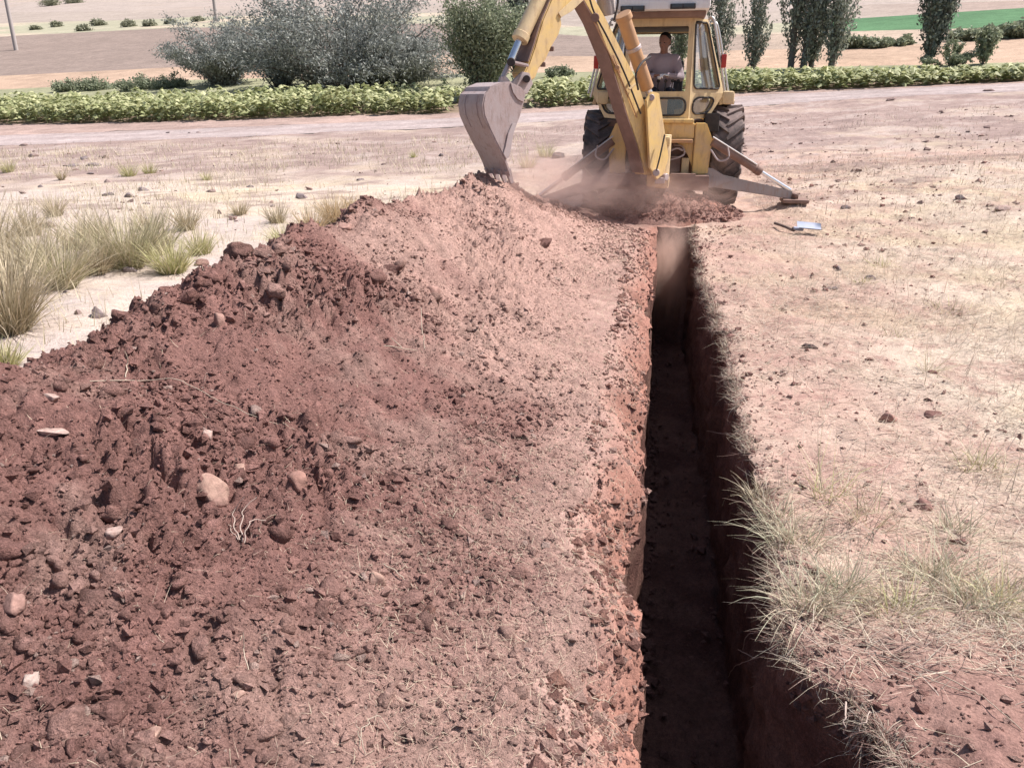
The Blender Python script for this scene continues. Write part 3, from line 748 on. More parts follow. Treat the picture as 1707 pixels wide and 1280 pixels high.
def shrub(base, h, wd, nb, nl, size, cols, label, name='bush', cat='bush', group=None, arching=1.0, inner=.5, aspect=.3, asym=(0, 0), fluff=.05):
    paths, per = [], []
    for k in range(nb):
        az = random.uniform(0, 2 * math.pi); q = random.random() ** .6
        L = h * random.uniform(.75, 1.12) * (1.0 - .18 * q)
        l0 = .08 + .75 * q * min(1.3, wd / h); l1 = l0 + arching * random.uniform(.2, 1.0) * (.4 + q)
        st = np.array(base) + np.array([math.cos(az) * wd * .22 * q + asym[0] * random.random(), math.sin(az) * wd * .16 * q, 0])
        p = arch(st, az, l0, l1, L, 8); paths.append((p, .025 * h / 3 + .01, .006)); per.append(int(nl / nb * random.uniform(.6, 1.4)))
        for m in range(2):
            s0 = p[random.randint(2, 5)]; a2 = az + random.uniform(-1.3, 1.3)
            p2 = arch(s0, a2, l0 + .2, l1 + .5 * arching, L * random.uniform(.3, .5), 5)
            paths.append((p2, .012, .004)); per.append(int(nl / nb * .35))
    return make_tree(name, base, paths, per, size, cols, label, cat, group, spread=fluff * h, t0=.04, aspect=aspect, up=.25, hang=.25, trunk_sides=4, dirw=.5)

def poplar(base, h, wd, nl, size, cols, label, low=.0, name='poplar_tree', cat='poplar', group=None, nb=60, stems=1, tight=1.0):
    paths, per = [], []
    for s in range(stems):
        b = np.array(base) + (np.array([random.uniform(-.35, .35) * wd, random.uniform(-.3, .3), 0]) if s else 0)
        hh = h * (1 if s == 0 else random.uniform(.7, .95))
        tr = arch(b, random.uniform(0, 6.3), .02, .05, hh, 9); paths.append((tr, .05 + .012 * h, .015)); per.append(int(nl * .08))
        for k in range(nb // stems):
            f = low + (1 - low) * random.random() ** 1.7 * .93
            i = f * 8; q = tr[int(i)] + (tr[min(8, int(i) + 1)] - tr[int(i)]) * (i - int(i))
            env = wd * .58 * (math.sin(math.pi * min(1, .16 + .84 * f)) ** .7 + .1)
            L = min(env / math.sin(.36) * random.uniform(.6, 1.15), hh * (1.04 - f) * random.uniform(.8, 1.05) + .12)
            p = arch(q, random.uniform(0, 6.3), random.uniform(.25, .6) * tight, random.uniform(.02, .22), L, 6)
            paths.append((p, .02, .005)); per.append(int(nl * .68 / nb * (.4 + L / (wd + .01))))
    return make_tree(name, base, paths, per, size * .88, cols, label, cat, group, spread=.10, t0=.05, aspect=.5, up=.6, dirw=.4)

# ------------------------------------------------------------------ trees and bushes beyond the crop
def land_at(px, py): return land(px, py)
GREYGREEN = ((.15, .165, .15), (.42, .435, .40)); DARKG = ((.085, .11, .09), (.28, .31, .26)); OLIVE = ((.17, .205, .13), (.38, .41, .28)); POP = ((.15, .175, .14), (.46, .48, .40))

def htop(b, py_top):     # height so that the top lands near that row
    d = ray(853, py_top); f = (np.asarray(b) - np.array([0, 0, EYE])) @ _fw
    up_pos = (640 - py_top) / FPX * f
    cur = (np.asarray(b) - np.array([0, 0, EYE])) @ _up
    return (up_pos - cur) / _up[2]

b = land_at(372, 142); shrub(b, htop(b, 38) * 1.02, 3.3, 46, 13000, .19, GREYGREEN, 'smaller grey-green feathery bush at the end of the thicket, near the wooden pole', arching=.9)
b = land_at(560, 148); shrub(b, htop(b, -28) * 1.02, 8.6, 84, 28000, .21, GREYGREEN, 'largest grey-green feathery bush standing behind the crop', arching=.85, asym=(1.2, 0))
b = land_at(470, 146); shrub(b, htop(b, 45), 2.6, 36, 8000, .19, GREYGREEN, 'middle grey-green bush filling the gap between two larger bushes', arching=.7)
b = land_at(672, 146); shrub(b, htop(b, 62), 2.4, 36, 8000, .19, GREYGREEN, 'rounded grey-green bush at the right end of the feathery thicket', arching=1.0)
b = land_at(806, 164); shrub(b, htop(b, 14), 1.3, 40, 14000, .15, OLIVE, 'round olive-green tree standing behind the digging bucket', name='olive_tree', cat='tree', arching=.45, aspect=.45)
b = land_at(868, 150); poplar(b, htop(b, -60), 2.4, 5200, .19, DARKG, 'dark tall tree behind the round olive tree and the yellow arm')
b = land_at(822, 150); poplar(b, htop(b, -40), 1.3, 2200, .18, DARKG, 'thin dark treetop rising above the round olive tree')
b = land_at(1130, 118); poplar(b, htop(b, 55), 1.5, 1800, .19, OLIVE, 'small tree seen through the cab behind the driver', nb=26)
b = land_at(1192, 118); poplar(b, htop(b, -150), 2.0, 4800, .19, POP, 'tall poplar just beside the cab corner of the machine')
b = land_at(1254, 116); poplar(b, htop(b, 8), 1.7, 2200, .18, POP, 'slim sparse young poplar between the cab and the poplar pair', nb=30)
b = land_at(1318, 116); poplar(b, htop(b, -190), 3.0, 8200, .2, POP, 'tall double-stemmed poplar, biggest of the poplar row', stems=2, nb=80)
b = land_at(1352, 114); poplar(b, htop(b, -120), 1.8, 3600, .19, POP, 'narrow poplar squeezed between two thicker poplars', nb=44)
b = land_at(1386, 115); poplar(b, htop(b, -170), 2.2, 5200, .19, POP, 'tall poplar with a narrowing foot at the end of the poplar row', low=.0)
b = land_at(1546, 110); poplar(b, htop(b, -110), 2.9, 9500, .2, DARKG, 'dense dark columnar poplar standing alone before the green field', nb=90, tight=.8)
b = land_at(1583, 110); shrub(b, htop(b, 70), 1.6, 14, 1500, .17, OLIVE, 'small pale bush at the foot of the dark poplar')
b = land_at(1638, 108); poplar(b, htop(b, 62), 1.5, 1500, .18, OLIVE, 'small young tree standing alone beside the dark poplar', nb=24)
# hedge bushes along the green field
for (px, py, hh, ww, lab) in ((1428, 80, 20, 1.7, 'low round bush beside the end of the poplar row'), (1462, 80, 15, 1.1, 'smallest low bush in the line under the green field'),
                              (1494, 76, 18, 1.4, 'low bush just beside the dark lone poplar'), (1602, 68, 17, 1.5, 'low bush behind the small pale bush'),
                              (1632, 66, 20, 1.9, 'wide low bush behind the small young tree'), (1672, 64, 24, 2.0, 'tall round hedge bush under the green field'),
                              (1702, 62, 26, 1.8, 'hedge bush at the far right under the green field')):
    b = land_at(px, py); s = px_per_m(b)
    shrub(b, hh / s, ww * 42 / s, 26, 1700, .22, OLIVE, lab, arching=1.0, fluff=.16, group='bushes along the green field', aspect=.5)
for (px, py, hh, ww, lab) in ((110, 152, 18, 2.6, 'wide low green bush behind the crop under the tan field'), (160, 150, 22, 2.2, 'green bush with taller twigs behind the crop'),
                              (230, 150, 24, 2.8, 'low green bush near the thicket, behind the crop'), (285, 146, 22, 2.0, 'low green bush touching the feathery thicket'),
                              (930, 128, 16, 2.4, 'low green bush seen between the yellow arm and the machine')):
    b = land_at(px, py); s = px_per_m(b)
    shrub(b, hh / s, ww * 30 / s, 26, 2000, .14, OLIVE, lab, arching=1.0, fluff=.16, group='low bushes behind the crop', aspect=.5)
for i, (px, py, hh) in enumerate(((60, 50, 7), (95, 45, 8), (140, 52, 9), (165, 43, 10), (215, 45, 10), (250, 44, 10), (285, 40, 7), (330, 36, 8), (85, 10, 14), (120, 6, 12))):
    b = land_at(px, py); s = px_per_m(b)
    big = i >= 8
    shrub(b, hh / s, (34 if big else 22) / s, 16, 1000, .26, ((.24, .25, .17), (.4, .4, .29)), ('dark round bush at the very top of the slope by the wooden pole' if i == 8 else 'dark bush at the top of the slope beside another bush') if big else ['first', 'second', 'third', 'fourth', 'fifth', 'sixth', 'seventh', 'eighth'][i] + ' small scrub bush after the wooden pole along the far olive strip',
          group='bushes on the hilltop' if big else 'scrub bushes on the olive strip', arching=.9, fluff=.2, aspect=.6)

# wooden poles
for px, py, lab in ((27, 84, 'wooden utility pole standing in the brown ploughed field'), (361, 36, 'thin wooden pole behind the feathery thicket')):
    b = land_at(px, py); hgt = htop(b, -90); r = 3.4 / px_per_m(b)
    root = empty('utility_pole', b)
    V, F = tubes([(np.array([[0, 0, -.3], [0, 0, hgt * .5], [.05, 0, hgt]]), r, r * .7)], 8); link('pole_shaft', npmesh('pole_shaft', V, F), root, M['pole'])
    V, F = tubes([(np.array([[-.8, 0, hgt - .4], [.8, 0, hgt - .4]]), .06, .06)], 5); link('crossarm', npmesh('crossarm', V, F), root, M['pole'])
    for q in (-.7, 0, .7):
        V, F = tubes([(np.array([[q, 0, hgt - .36], [q, 0, hgt - .18]]), .04, .03)], 6); link('insulator', npmesh('insulator', V, F), root, M['white'])
    tag(root, lab, 'utility pole', 'poles on the slope')

# ------------------------------------------------------------------ broad-leaved crop
def crop(px_lo, px_hi, name, label):
    xa, xb = land(px_lo, 180)[0], land(px_hi, 150)[0]
    xs = np.arange(xa, xb, .30); P = []
    for x in xs:
        a, b_ = float(yb(2, np.array([x]))[0]), float(yb(3, np.array([x]))[0])
        for y in np.arange(a + .1 + random.uniform(-.15, .15), b_, .42):
            if random.random() < .14: continue
            P.append((x + random.uniform(-.1, .1), y + random.uniform(-.12, .12)))
    P = np.array(P); n = len(P); nl = 15
    h = rng.uniform(.62, .98, n) * np.interp(P[:, 0], [-3, 10], [1, .62]) * (1 + .3 * fbm(P[:, 0], P[:, 1], .7, 3, 281))
    z0 = zt(P[:, 0], P[:, 1])
    t = rng.random((n, nl)) ** .7; az = rng.uniform(0, 6.28, (n, nl)); reach = rng.uniform(.06, .26, (n, nl)) * (1.15 - .5 * t)
    c = np.stack([P[:, 0, None] + np.cos(az) * reach, P[:, 1, None] + np.sin(az) * reach, z0[:, None] + h[:, None] * (.12 + .88 * t)], -1).reshape(-1, 3)
    az = az.ravel(); m = len(c)
    sz = rng.uniform(.15, .29, m); tilt = rng.uniform(-.1, .9, m)
    out = np.stack([np.cos(az) * np.cos(tilt), np.sin(az) * np.cos(tilt), -np.sin(tilt)], -1); sd_ = np.stack([-np.sin(az), np.cos(az), 0 * az], -1)
    nrm = np.cross(out, sd_)
    a0 = c - out * sz[:, None] * .4; tip = c + out * sz[:, None] * .7; l = c + sd_ * sz[:, None] * .48 - nrm * sz[:, None] * .12; r = c - sd_ * sz[:, None] * .48 - nrm * sz[:, None] * .12
    V = np.stack([a0, l, tip, r, c + out * sz[:, None] * .1], 1)
    i = np.arange(m * 5).reshape(m, 5)
    F = np.concatenate([i[:, [0, 4, 1]], i[:, [1, 4, 2]], i[:, [2, 4, 3]], i[:, [3, 4, 0]]])
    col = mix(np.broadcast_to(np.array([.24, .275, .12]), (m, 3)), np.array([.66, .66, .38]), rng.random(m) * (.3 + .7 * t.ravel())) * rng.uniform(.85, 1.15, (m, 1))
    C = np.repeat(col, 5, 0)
    st = []
    sp = np.stack([P[:, 0], P[:, 1], z0 - .02], -1)
    Vb, Fb, Cb = blades(sp, rng.uniform(0, 6.28, n), rng.uniform(0, .15, n), h, np.full(n, .02), rng.uniform(0, .1, n), 2, np.broadcast_to(np.array([.2, .25, .1]), (n, 3)))
    V = V.reshape(-1, 3); k = len(V)
    me = npmesh(name, np.concatenate([V, Vb]), [F, Fb + k], np.concatenate([C, Cb]), smooth=False)
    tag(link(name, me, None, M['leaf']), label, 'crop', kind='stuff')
crop(-160, 815, 'leafy_crop', 'band of broad-leaved green crop along the road before the bushes')
crop(884, 1860, 'leafy_crop', 'band of broad-leaved green crop along the road behind the machine')
# ------------------------------------------------------------------ the backhoe loader
class MB:
    """collects solids in world coordinates, links them as one mesh under a thing"""
    def __init__(self): self.V, self.F, self.n = [], [], 0
    def add(self, V, F):
        self.V.append(np.asarray(V, float)); self.F += [[i + self.n for i in f] for f in F]; self.n += len(V); return self
    def box(self, c, s, rot=None, bev=.0):
        bm = bmesh.new(); bmesh.ops.create_cube(bm, size=1)
        for v in bm.verts: v.co = Vector((v.co.x * s[0], v.co.y * s[1], v.co.z * s[2]))
        if bev: bmesh.ops.bevel(bm, geom=bm.edges[:], offset=bev, segments=2, affect='EDGES', profile=.6)
        m = Matrix.Translation(c) @ (rot.to_4x4() if rot is not None else Matrix.Identity(4))
        V = [tuple(m @ v.co) for v in bm.verts]; F = [[v.index for v in f.verts] for f in bm.faces]; bm.free(); return self.add(V, F)
    def beam(self, a, b, w, h, w2=None, h2=None, bev=.008, up=(0, 0, 1)):
        a, b = Vector(a), Vector(b); d = (b - a).normalized(); s = d.cross(Vector(up)).normalized(); u = s.cross(d)
        w2 = w if w2 is None else w2; h2 = h if h2 is None else h2
        bm = bmesh.new(); vs = []
        for p, ww, hh in ((a, w, h), (b, w2, h2)):
            for sx, sz in ((-1, -1), (1, -1), (1, 1), (-1, 1)): vs.append(bm.verts.new(p + s * sx * ww / 2 + u * sz * hh / 2))
        for f in ((3, 2, 1, 0), (4, 5, 6, 7), (0, 1, 5, 4), (1, 2, 6, 5), (2, 3, 7, 6), (3, 0, 4, 7)): bm.faces.new([vs[i] for i in f])
        if bev: bmesh.ops.bevel(bm, geom=bm.edges[:], offset=bev, segments=2, affect='EDGES')
        bm.verts.index_update()
        V = [tuple(v.co) for v in bm.verts]; F = [[v.index for v in f.verts] for f in bm.faces]; bm.free(); return self.add(V, F)
    def cyl(self, a, b, r, r2=None, n=16, bev=.006):
        a, b = np.array(a, float), np.array(b, float); r2 = r if r2 is None else r2; L = np.linalg.norm(b - a); e = min(bev, L * .3, r * .4)
        d = (b - a) / L; ref = np.array([1., 0, 0]) if abs(d[2]) > .9 else np.array([0, 0, 1.]); u = np.cross(d, ref); u /= np.linalg.norm(u); v = np.cross(d, u)
        V = []
        for q, rr in ((0, r - e), (e, r), (L - e, r2), (L, r2 - e)):
            for k in range(n):
                t = 2 * math.pi * k / n; V.append(a + d * q + rr * (math.cos(t) * u + math.sin(t) * v))
        F = [[k * n + i, k * n + (i + 1) % n, (k + 1) * n + (i + 1) % n, (k + 1) * n + i] for k in range(3) for i in range(n)]
        F += [list(range(n))[::-1], list(range(3 * n, 4 * n))]
        return self.add(V, F)
    def tube(self, pts, r, sides=8):
        V, F = tubes([(smooth_path(pts), r, r)], sides); return self.add(V, F.tolist())
    def prism(self, pts, vec, bev=0.006):
        """closed outline (3-D points) pushed along vec"""
        pts = [Vector(p) for p in pts]; vec = Vector(vec)
        bm = bmesh.new(); a = [bm.verts.new(p) for p in pts]; b = [bm.verts.new(p + vec) for p in pts]; n = len(pts)
        bm.faces.new(a); bm.faces.new(b[::-1])
        for i in range(n): bm.faces.new((a[(i + 1) % n], a[i], b[i], b[(i + 1) % n]))
        bmesh.ops.recalc_face_normals(bm, faces=bm.faces[:])
        if bev:
            ed = [e for e in bm.edges if len(e.link_faces) == 2 and e.calc_face_angle(0) > .6]
            bmesh.ops.bevel(bm, geom=ed, offset=bev, segments=2, affect='EDGES')
        bmesh.ops.triangulate(bm, faces=[f for f in bm.faces if len(f.verts) > 4])
        bm.verts.index_update()
        V = [tuple(v.co) for v in bm.verts]; F = [[v.index for v in f.verts] for f in bm.faces]; bm.free(); return self.add(V, F)
    def obj(self, name, parent, mat, base, smooth=None, label=None):
        me = bpy.data.meshes.new(name); V = np.concatenate(self.V) - np.asarray(base)
        me.from_pydata(V.tolist(), [], self.F); me.validate(); me.update()
        me.shade_smooth()
        try: me.set_sharp_from_angle(angle=R(32))
        except Exception: pass
        o = link(name, me, parent, mat)
        if label: o['label'] = label
        return o

def smooth_path(pts, n=8):
    pts = [np.array(p, float) for p in pts]
    if len(pts) < 3: return np.array(pts)
    P = [2 * pts[0] - pts[1]] + pts + [2 * pts[-1] - pts[-2]]; out = []
    for i in range(1, len(P) - 2):
        for k in range(n):
            t = k / n; a, b, c, d = P[i - 1], P[i], P[i + 1], P[i + 2]
            out.append(.5 * (2 * b + (c - a) * t + (2 * a - 5 * b + 4 * c - d) * t * t + (3 * b - a - 3 * c + d) * t ** 3))
    out.append(pts[-1]); return np.array(out)

XC, YA = .06, 12.15                                   # machine centre line, rear axle
ZG = float(zt(XC, YA))
MBASE = np.array([XC, YA, ZG])
BH = empty('backhoe_loader', MBASE)
tag(BH, 'old yellow backhoe loader with white cab roof digging at the trench end', 'backhoe loader')

def wheel(cx, cy, rad, wid, side, lugs, parent=BH):
    cz = ZG + rad - .02 + (.04 if cx > XC else -.03); c = np.array([cx, cy, cz])
    # rim and hub
    m = MB(); hw = wid / 2; prof = [(.0, .10 * side), (.12, .10 * side), (.14, .04 * side), (.42 * rad, .02 * side), (.5 * rad, hw * .75 * side), (.57 * rad, hw * .8 * side), (.57 * rad, -hw * .8 * side), (.45 * rad, -hw * .7 * side), (.42 * rad, -.03 * side), (0, -.03 * side)]
    n = 36; V, F = [], []
    for (r, o) in prof:
        for k in range(n): t = 2 * math.pi * k / n; V.append(c + np.array([o, r * math.cos(t), r * math.sin(t)]))
    for k in range(len(prof) - 1):
        for i in range(n): F.append([k * n + i, k * n + (i + 1) % n, (k + 1) * n + (i + 1) % n, (k + 1) * n + i])
    m.add(V, F)
    for k in range(8):
        t = 2 * math.pi * k / 8; p = c + np.array([.03 * side, .3 * rad * math.cos(t), .3 * rad * math.sin(t)]); m.cyl(p, p + np.array([.03 * side, 0, 0]), .018, n=6)
    wo = m.obj('wheel', parent, M['cream'], MBASE)
    m = MB(); prof = [(.56, .80), (.62, .96), (.74, 1.03), (.86, 1.0), (.93, .9), (.945, .6), (.95, 0), (.945, -.6), (.93, -.9), (.86, -1.0), (.74, -1.03), (.62, -.96), (.56, -.80)]
    V, F = [], []; n = 56
    for (r, o) in prof:
        for k in range(n): t = 2 * math.pi * k / n; V.append(c + np.array([o * hw, r * rad * math.cos(t), r * rad * math.sin(t)]))
    for k in range(len(prof) - 1):
        for i in range(n): F.append([k * n + i, k * n + (i + 1) % n, (k + 1) * n + (i + 1) % n, (k + 1) * n + i])
    m.add(V, F)
    for s in (-1, 1):
        for k in range(lugs):
            t0 = 2 * math.pi * (k + (.5 if s > 0 else 0)) / lugs
            V = []
            for (o, dt, lw) in ((-.06 * s, -.10, .045), (.45 * s, .02, .045), (.98 * s, .20, .06)):
                for rr in (.93, 1.0):
                    for e in (-1, 1):
                        t = t0 - dt + e * lw * .75; V.append(c + np.array([o * hw, rr * rad * math.cos(t), rr * rad * math.sin(t)]))
            F = []
            for q in (0, 4): F += [[q, q + 1, q + 5, q + 4], [q + 2, q + 6, q + 7, q + 3], [q, q + 4, q + 6, q + 2], [q + 1, q + 3, q + 7, q + 5]]
            F += [[0, 2, 3, 1], [8, 9, 11, 10]]; m.add(V, F)
            # shoulder block down the sidewall
            V = []
            for (o, rr) in ((.98, .99), (1.045, .95), (1.05, .84), (.98, .82)):
                for e in (-1, 1):
                    t = t0 - .20 + e * .05; V.append(c + np.array([o * s * hw, rr * rad * math.cos(t), rr * rad * math.sin(t)]))
            m.add(V, [[0, 1, 3, 2], [2, 3, 5, 4], [4, 5, 7, 6], [0, 2, 4, 6], [1, 7, 5, 3]])
    m.obj('tyre', wo, M['tyre'], MBASE)
    return wo
wheel(XC + .895, YA, .70, .43, 1, 20); wheel(XC - .895, YA, .70, .43, -1, 20)
wheel(XC + .80, YA + 2.15, .42, .30, 1, 16); wheel(XC - .80, YA + 2.15, .42, .30, -1, 16)

def part(name, mat, f, parent=BH, label=None):
    m = MB(); f(m); return m.obj(name, parent, M[mat], MBASE, label=label)

X = lambda v: XC + v
part('rear_axle', 'brown', lambda m: (m.cyl((X(-.7), YA, .92), (X(.7), YA, .92), .13), m.box((X(0), YA, .92), (.5, .5, .42), bev=.06)))
part('front_axle', 'brown', lambda m: (m.beam((X(-.66), YA + 2.15, .66), (X(.66), YA + 2.15, .66), .14, .16), m.box((X(0), YA + 2.15, .8), (.3, .3, .3), bev=.03)))
part('chassis', 'brown', lambda m: m.box((X(0), YA + .9, .98), (.66, 3.4, .42), bev=.02))
hood = part('hood', 'yellow', lambda m: (m.box((X(0), YA + 1.85, 1.48), (.74, 1.75, .62), bev=.06), m.box((X(0), YA + 2.74, 1.38), (.68, .06, .5), bev=.02)))
part('exhaust_pipe', 'black', lambda m: m.cyl((X(-.22), YA + 1.7, 1.75), (X(-.22), YA + 1.7, 2.35), .035), hood)
for s in (-1, 1):
    def arm(m, s=s):
        m.beam((X(.58 * s), YA + .95, 1.5), (X(.58 * s), YA + 2.5, 1.35), .12, .24); m.beam((X(.58 * s), YA + 2.45, 1.38), (X(.58 * s), YA + 3.5, .75), .12, .22, .12, .16)
        m.beam((X(.58 * s), YA + .95, 1.0), (X(.58 * s), YA + .95, 1.62), .16, .3, up=(0, 1, 0))
    part('loader_arm', 'yellow', arm)
    part('loader_cylinder', 'grey', lambda m, s=s: (m.cyl((X(.45 * s), YA + 1.0, .95), (X(.45 * s), YA + 1.9, 1.18), .05), m.cyl((X(.45 * s), YA + 1.9, 1.18), (X(.45 * s), YA + 2.5, 1.32), .028)))
def lbucket(m):
    y0 = YA + 3.5; pr = [(0, 1.1), (.05, .72), (.18, .58), (.95, .55), (.95, .58), (.22, .63), (.1, .75), (.05, 1.1)]
    m.prism([(X(-1.1), y0 + a, b) for a, b in pr], (2.2, 0, 0), bev=.004)
    for sx in (-1.1, 1.08): m.prism([(X(sx), y0 + a, b) for a, b in ((0, 1.1), (.05, .72), (.18, .58), (.93, .56), (.6, .85), (.1, 1.1))], (.02, 0, 0), bev=.003)
part('loader_bucket', 'bucket', lbucket)

# ---- cab: lofted panels with rounded window openings
def rrect(u0, v0, u1, v1, r, k=6):
    out = []
    for cx, cy, a0 in ((u1 - r, v0 + r, -90), (u1 - r, v1 - r, 0), (u0 + r, v1 - r, 90), (u0 + r, v0 + r, 180)):
        for i in range(k): a = R(a0 + 90 * i / (k - 1)); out.append((cx + r * math.cos(a), cy + r * math.sin(a)))
    return out
def panel(name, q, hole, mat, pane='glass', r=.12, th=.05, parent=None, gasket=True, rim='black'):
    """q: four corners seen from outside (bottom-left, bottom-right, top-right, top-left)"""
    q = [np.array(p, float) for p in q]; W = np.linalg.norm(q[1] - q[0]); H = np.linalg.norm(q[3] - q[0])
    f = lambda u, v: (q[0] * (1 - u) + q[1] * u) * (1 - v) + (q[3] * (1 - u) + q[2] * u) * v
    nrm = np.cross(q[1] - q[0], q[3] - q[0]); nrm /= np.linalg.norm(nrm)
    u0, v0, u1, v1 = hole; sx, sy = W, H
    ho = [(a / sx, b / sy) for a, b in rrect(u0 * sx, v0 * sy, u1 * sx, v1 * sy, r)]
    ou = [(a / sx, b / sy) for a, b in rrect(0, 0, sx, sy, .006)]
    hp = np.array([f(*p) for p in ho]); op = np.array([f(*p) for p in ou]); n = len(hp)
    V = np.concatenate([op, hp, hp - nrm * th, op - nrm * th])
    F = []
    for k in range(4):
        for i in range(n): a, b = k * n + i, k * n + (i + 1) % n; c, d = ((k + 1) % 4) * n + (i + 1) % n, ((k + 1) % 4) * n + i; F.append([a, b, c, d][::-1])
    m = MB(); m.add(V, F); o = m.obj(name, parent or BH, M[mat], MBASE)
    if gasket:
        gp = np.concatenate([hp, hp[:2]]) + nrm * .004; Vg, Fg = tubes([(gp, .014, .014)], 6); m = MB(); m.add(Vg, Fg.tolist()); m.obj('window_seal', o, M[rim], MBASE)
    if pane:
        m = MB(); m.add(hp - nrm * th * .5, [list(range(n))]); m.obj('pane', o, M[pane], MBASE)
    return o
CC = -.045                                                   # cab centre
Z0, Z1, Z2 = 1.46, 1.80, 2.72
def cp(half, y, z): return np.array([CC + half, y, z])
cab = MB(); cab.box((CC, 12.3, 1.40), (1.36, 1.2, .10), bev=.02); cab = cab.obj('cab_floor', BH, M['brown'], MBASE)
panel('rear_lower_panel', [cp(-.43, 11.30, Z0), cp(.43, 11.30, Z0), cp(.43, 11.31, Z1), cp(-.43, 11.31, Z1)], (.1, .16, .95, .80), 'cream', r=.09)
panel('rear_window_frame', [cp(-.43, 11.31, Z1), cp(.43, 11.31, Z1), cp(.42, 11.37, Z2), cp(-.42, 11.37, Z2)], (.045, .02, .93, .90), 'cream', pane=None, r=.02, gasket=False)
for s in (1, -1):
    a = [cp(.435 * s, 11.30, Z0), cp(.72 * s, 11.60, Z0 + .02), cp(.91 * s, 11.72, Z1), cp(.435 * s, 11.31, Z1)]
    b = [cp(.435 * s, 11.31, Z1), cp(.91 * s, 11.72, Z1), cp(.61 * s, 11.60, Z2), cp(.425 * s, 11.37, Z2)]
    if s < 0: a = [a[1], a[0], a[3], a[2]]; b = [b[1], b[0], b[3], b[2]]
    panel('corner_lower_panel', a, (.12, .20, .82, .82) if s > 0 else (.18, .20, .88, .82), 'cream', r=.08)
    panel('corner_window_frame', b, (.10, .06, .90, .95) if s > 0 else (.10, .06, .90, .95), 'cream', r=.06)
    c = [cp(.91 * s, 11.72, Z0 + .2), cp(.86 * s, 12.9, Z0 + .2), cp(.60 * s, 12.85, Z2), cp(.61 * s, 11.60, Z2)]
    if s < 0: c = [c[1], c[0], c[3], c[2]]
    panel('side_door', c, (.08, .16, .93, .93), 'cream', r=.08)
panel('windscreen_frame', [cp(.86, 12.9, Z0), cp(-.86, 12.9, Z0), cp(-.60, 12.85, Z2), cp(.60, 12.85, Z2)], (.06, .2, .94, .95), 'cream', pane='clear', r=.06)
part('roof_lining', 'brown', lambda m: m.box((CC, 12.05, 2.755), (1.12, 1.75, .07), bev=.015))
roof = part('roof', 'white', lambda m: m.box((CC, 12.0, 2.875), (1.2, 1.95, .17), bev=.035))
for px0, px1, py0, py1 in ((1034, 1075, 10, 20), (1117, 1160, 6, 16)):
    a = at_y(px0, py1, 11.015); b_ = at_y(px1, py0, 11.015); a[1] = b_[1] = 11.015
    wl = part('work_light', 'black', lambda m: m.box((a + b_) / 2 + np.array([0, 0, 0]), (b_[0] - a[0], .03, b_[2] - a[2]), bev=.008), roof)
    for k in (0.27, .73):
        c = a + (b_ - a) * k; c[2] = (a[2] + b_[2]) / 2; c[1] = 10.998
        part('lens', 'lamp', lambda m: m.box(c, ((b_[0] - a[0]) * .42, .015, (b_[2] - a[2]) * .72), bev=.004), wl)
# raised rear sash under the roof, dark header
part('raised_sash', 'black', lambda m: m.box((CC, 11.75, 2.63), (.78, .7, .035), bev=.01))
# right-hand grab rail and tail lamp; the same on the other side
for s in (1, -1):
    x = lambda v: CC + s * v
    part('grab_rail', 'rail', lambda m: (m.tube([(x(.62), 11.56, 2.72), (x(.68), 11.50, 2.70), (x(.80), 11.52, 2.25), (x(.92), 11.58, 1.75)], .018)))
    part('mirror_rail', 'rail', lambda m: m.tube([(x(.66), 11.66, 2.68), (x(.74), 11.60, 2.64), (x(.86), 11.60, 2.2), (x(.96), 11.62, 1.80)], .014))
    tl = part('tail_lamp', 'red', lambda m: m.box((x(.855), 11.50, 2.20), (.065, .06, .17), bev=.015))
    part('lamp_bracket', 'black', lambda m: m.box((x(.82), 11.56, 2.2), (.05, .08, .16), bev=.01), tl)
    def fender(m, s=s):
        n = 14; V, F = [], []
        for k in range(n):
            t = R(70 + 75 * k / (n - 1)); r = .80
            for (o, rr) in ((.62, r), (.97, r), (.97, r - .05), (.62, r - .04)): V.append((X(o * s), YA - rr * math.cos(t) * .95, .93 + rr * math.sin(t) + .02))
        for k in range(n - 1):
            for i in range(4): F.append([k * 4 + i, k * 4 + (i + 1) % 4, k * 4 + 4 + (i + 1) % 4, k * 4 + 4 + i])
        F += [[0, 1, 2, 3], [(n - 1) * 4 + i for i in (3, 2, 1, 0)]]
        m.add(V, F)
        m.box((X(.85 * s), 11.52, 1.74), (.16, .12, .17), bev=.04)
    part('fender', 'cream', fender)
part('battery_box', 'black', lambda m: m.box((X(.66), 11.66, 1.42), (.2, .35, .24), bev=.02))
# inside
seat = part('seat', 'seat', lambda m: (m.box((.07, 11.98, 1.66), (.5, .5, .14), bev=.05), m.box((.07, 12.26, 1.98), (.48, .12, .55), bev=.05), m.cyl((.07, 12.0, 1.4), (.07, 12.0, 1.6), .08)))
part('control_console', 'orange', lambda m: m.box((-.08, 11.46, 1.60), (.36, .18, .30), bev=.02))
for dx in (-.14, -.05, .05, .14, .22):
    lv = part('control_lever', 'black', lambda m: m.tube([(dx, 11.48, 1.74), (dx + .005, 11.47, 1.85), (dx + .01, 11.5, 1.94)], .009))
    part('lever_knob', 'black', lambda m: m.add(ICO2[0] * .024 + np.array([dx + .01, 11.5, 1.955]), ICO2[1].tolist()), lv)
part('side_bracket', 'cream', lambda m: m.box((.37, 11.55, 1.87), (.13, .2, .03), bev=.01))
sw = part('steering_wheel', 'black', lambda m: m.tube([(.07 + .2 * math.cos(t), 12.62 + .08 * math.sin(t), 1.86 + .18 * math.sin(t)) for t in np.linspace(0, 2 * math.pi, 17)], .014))
part('steering_column', 'black', lambda m: m.cyl((.07, 12.62, 1.86), (.07, 12.8, 1.45), .03))

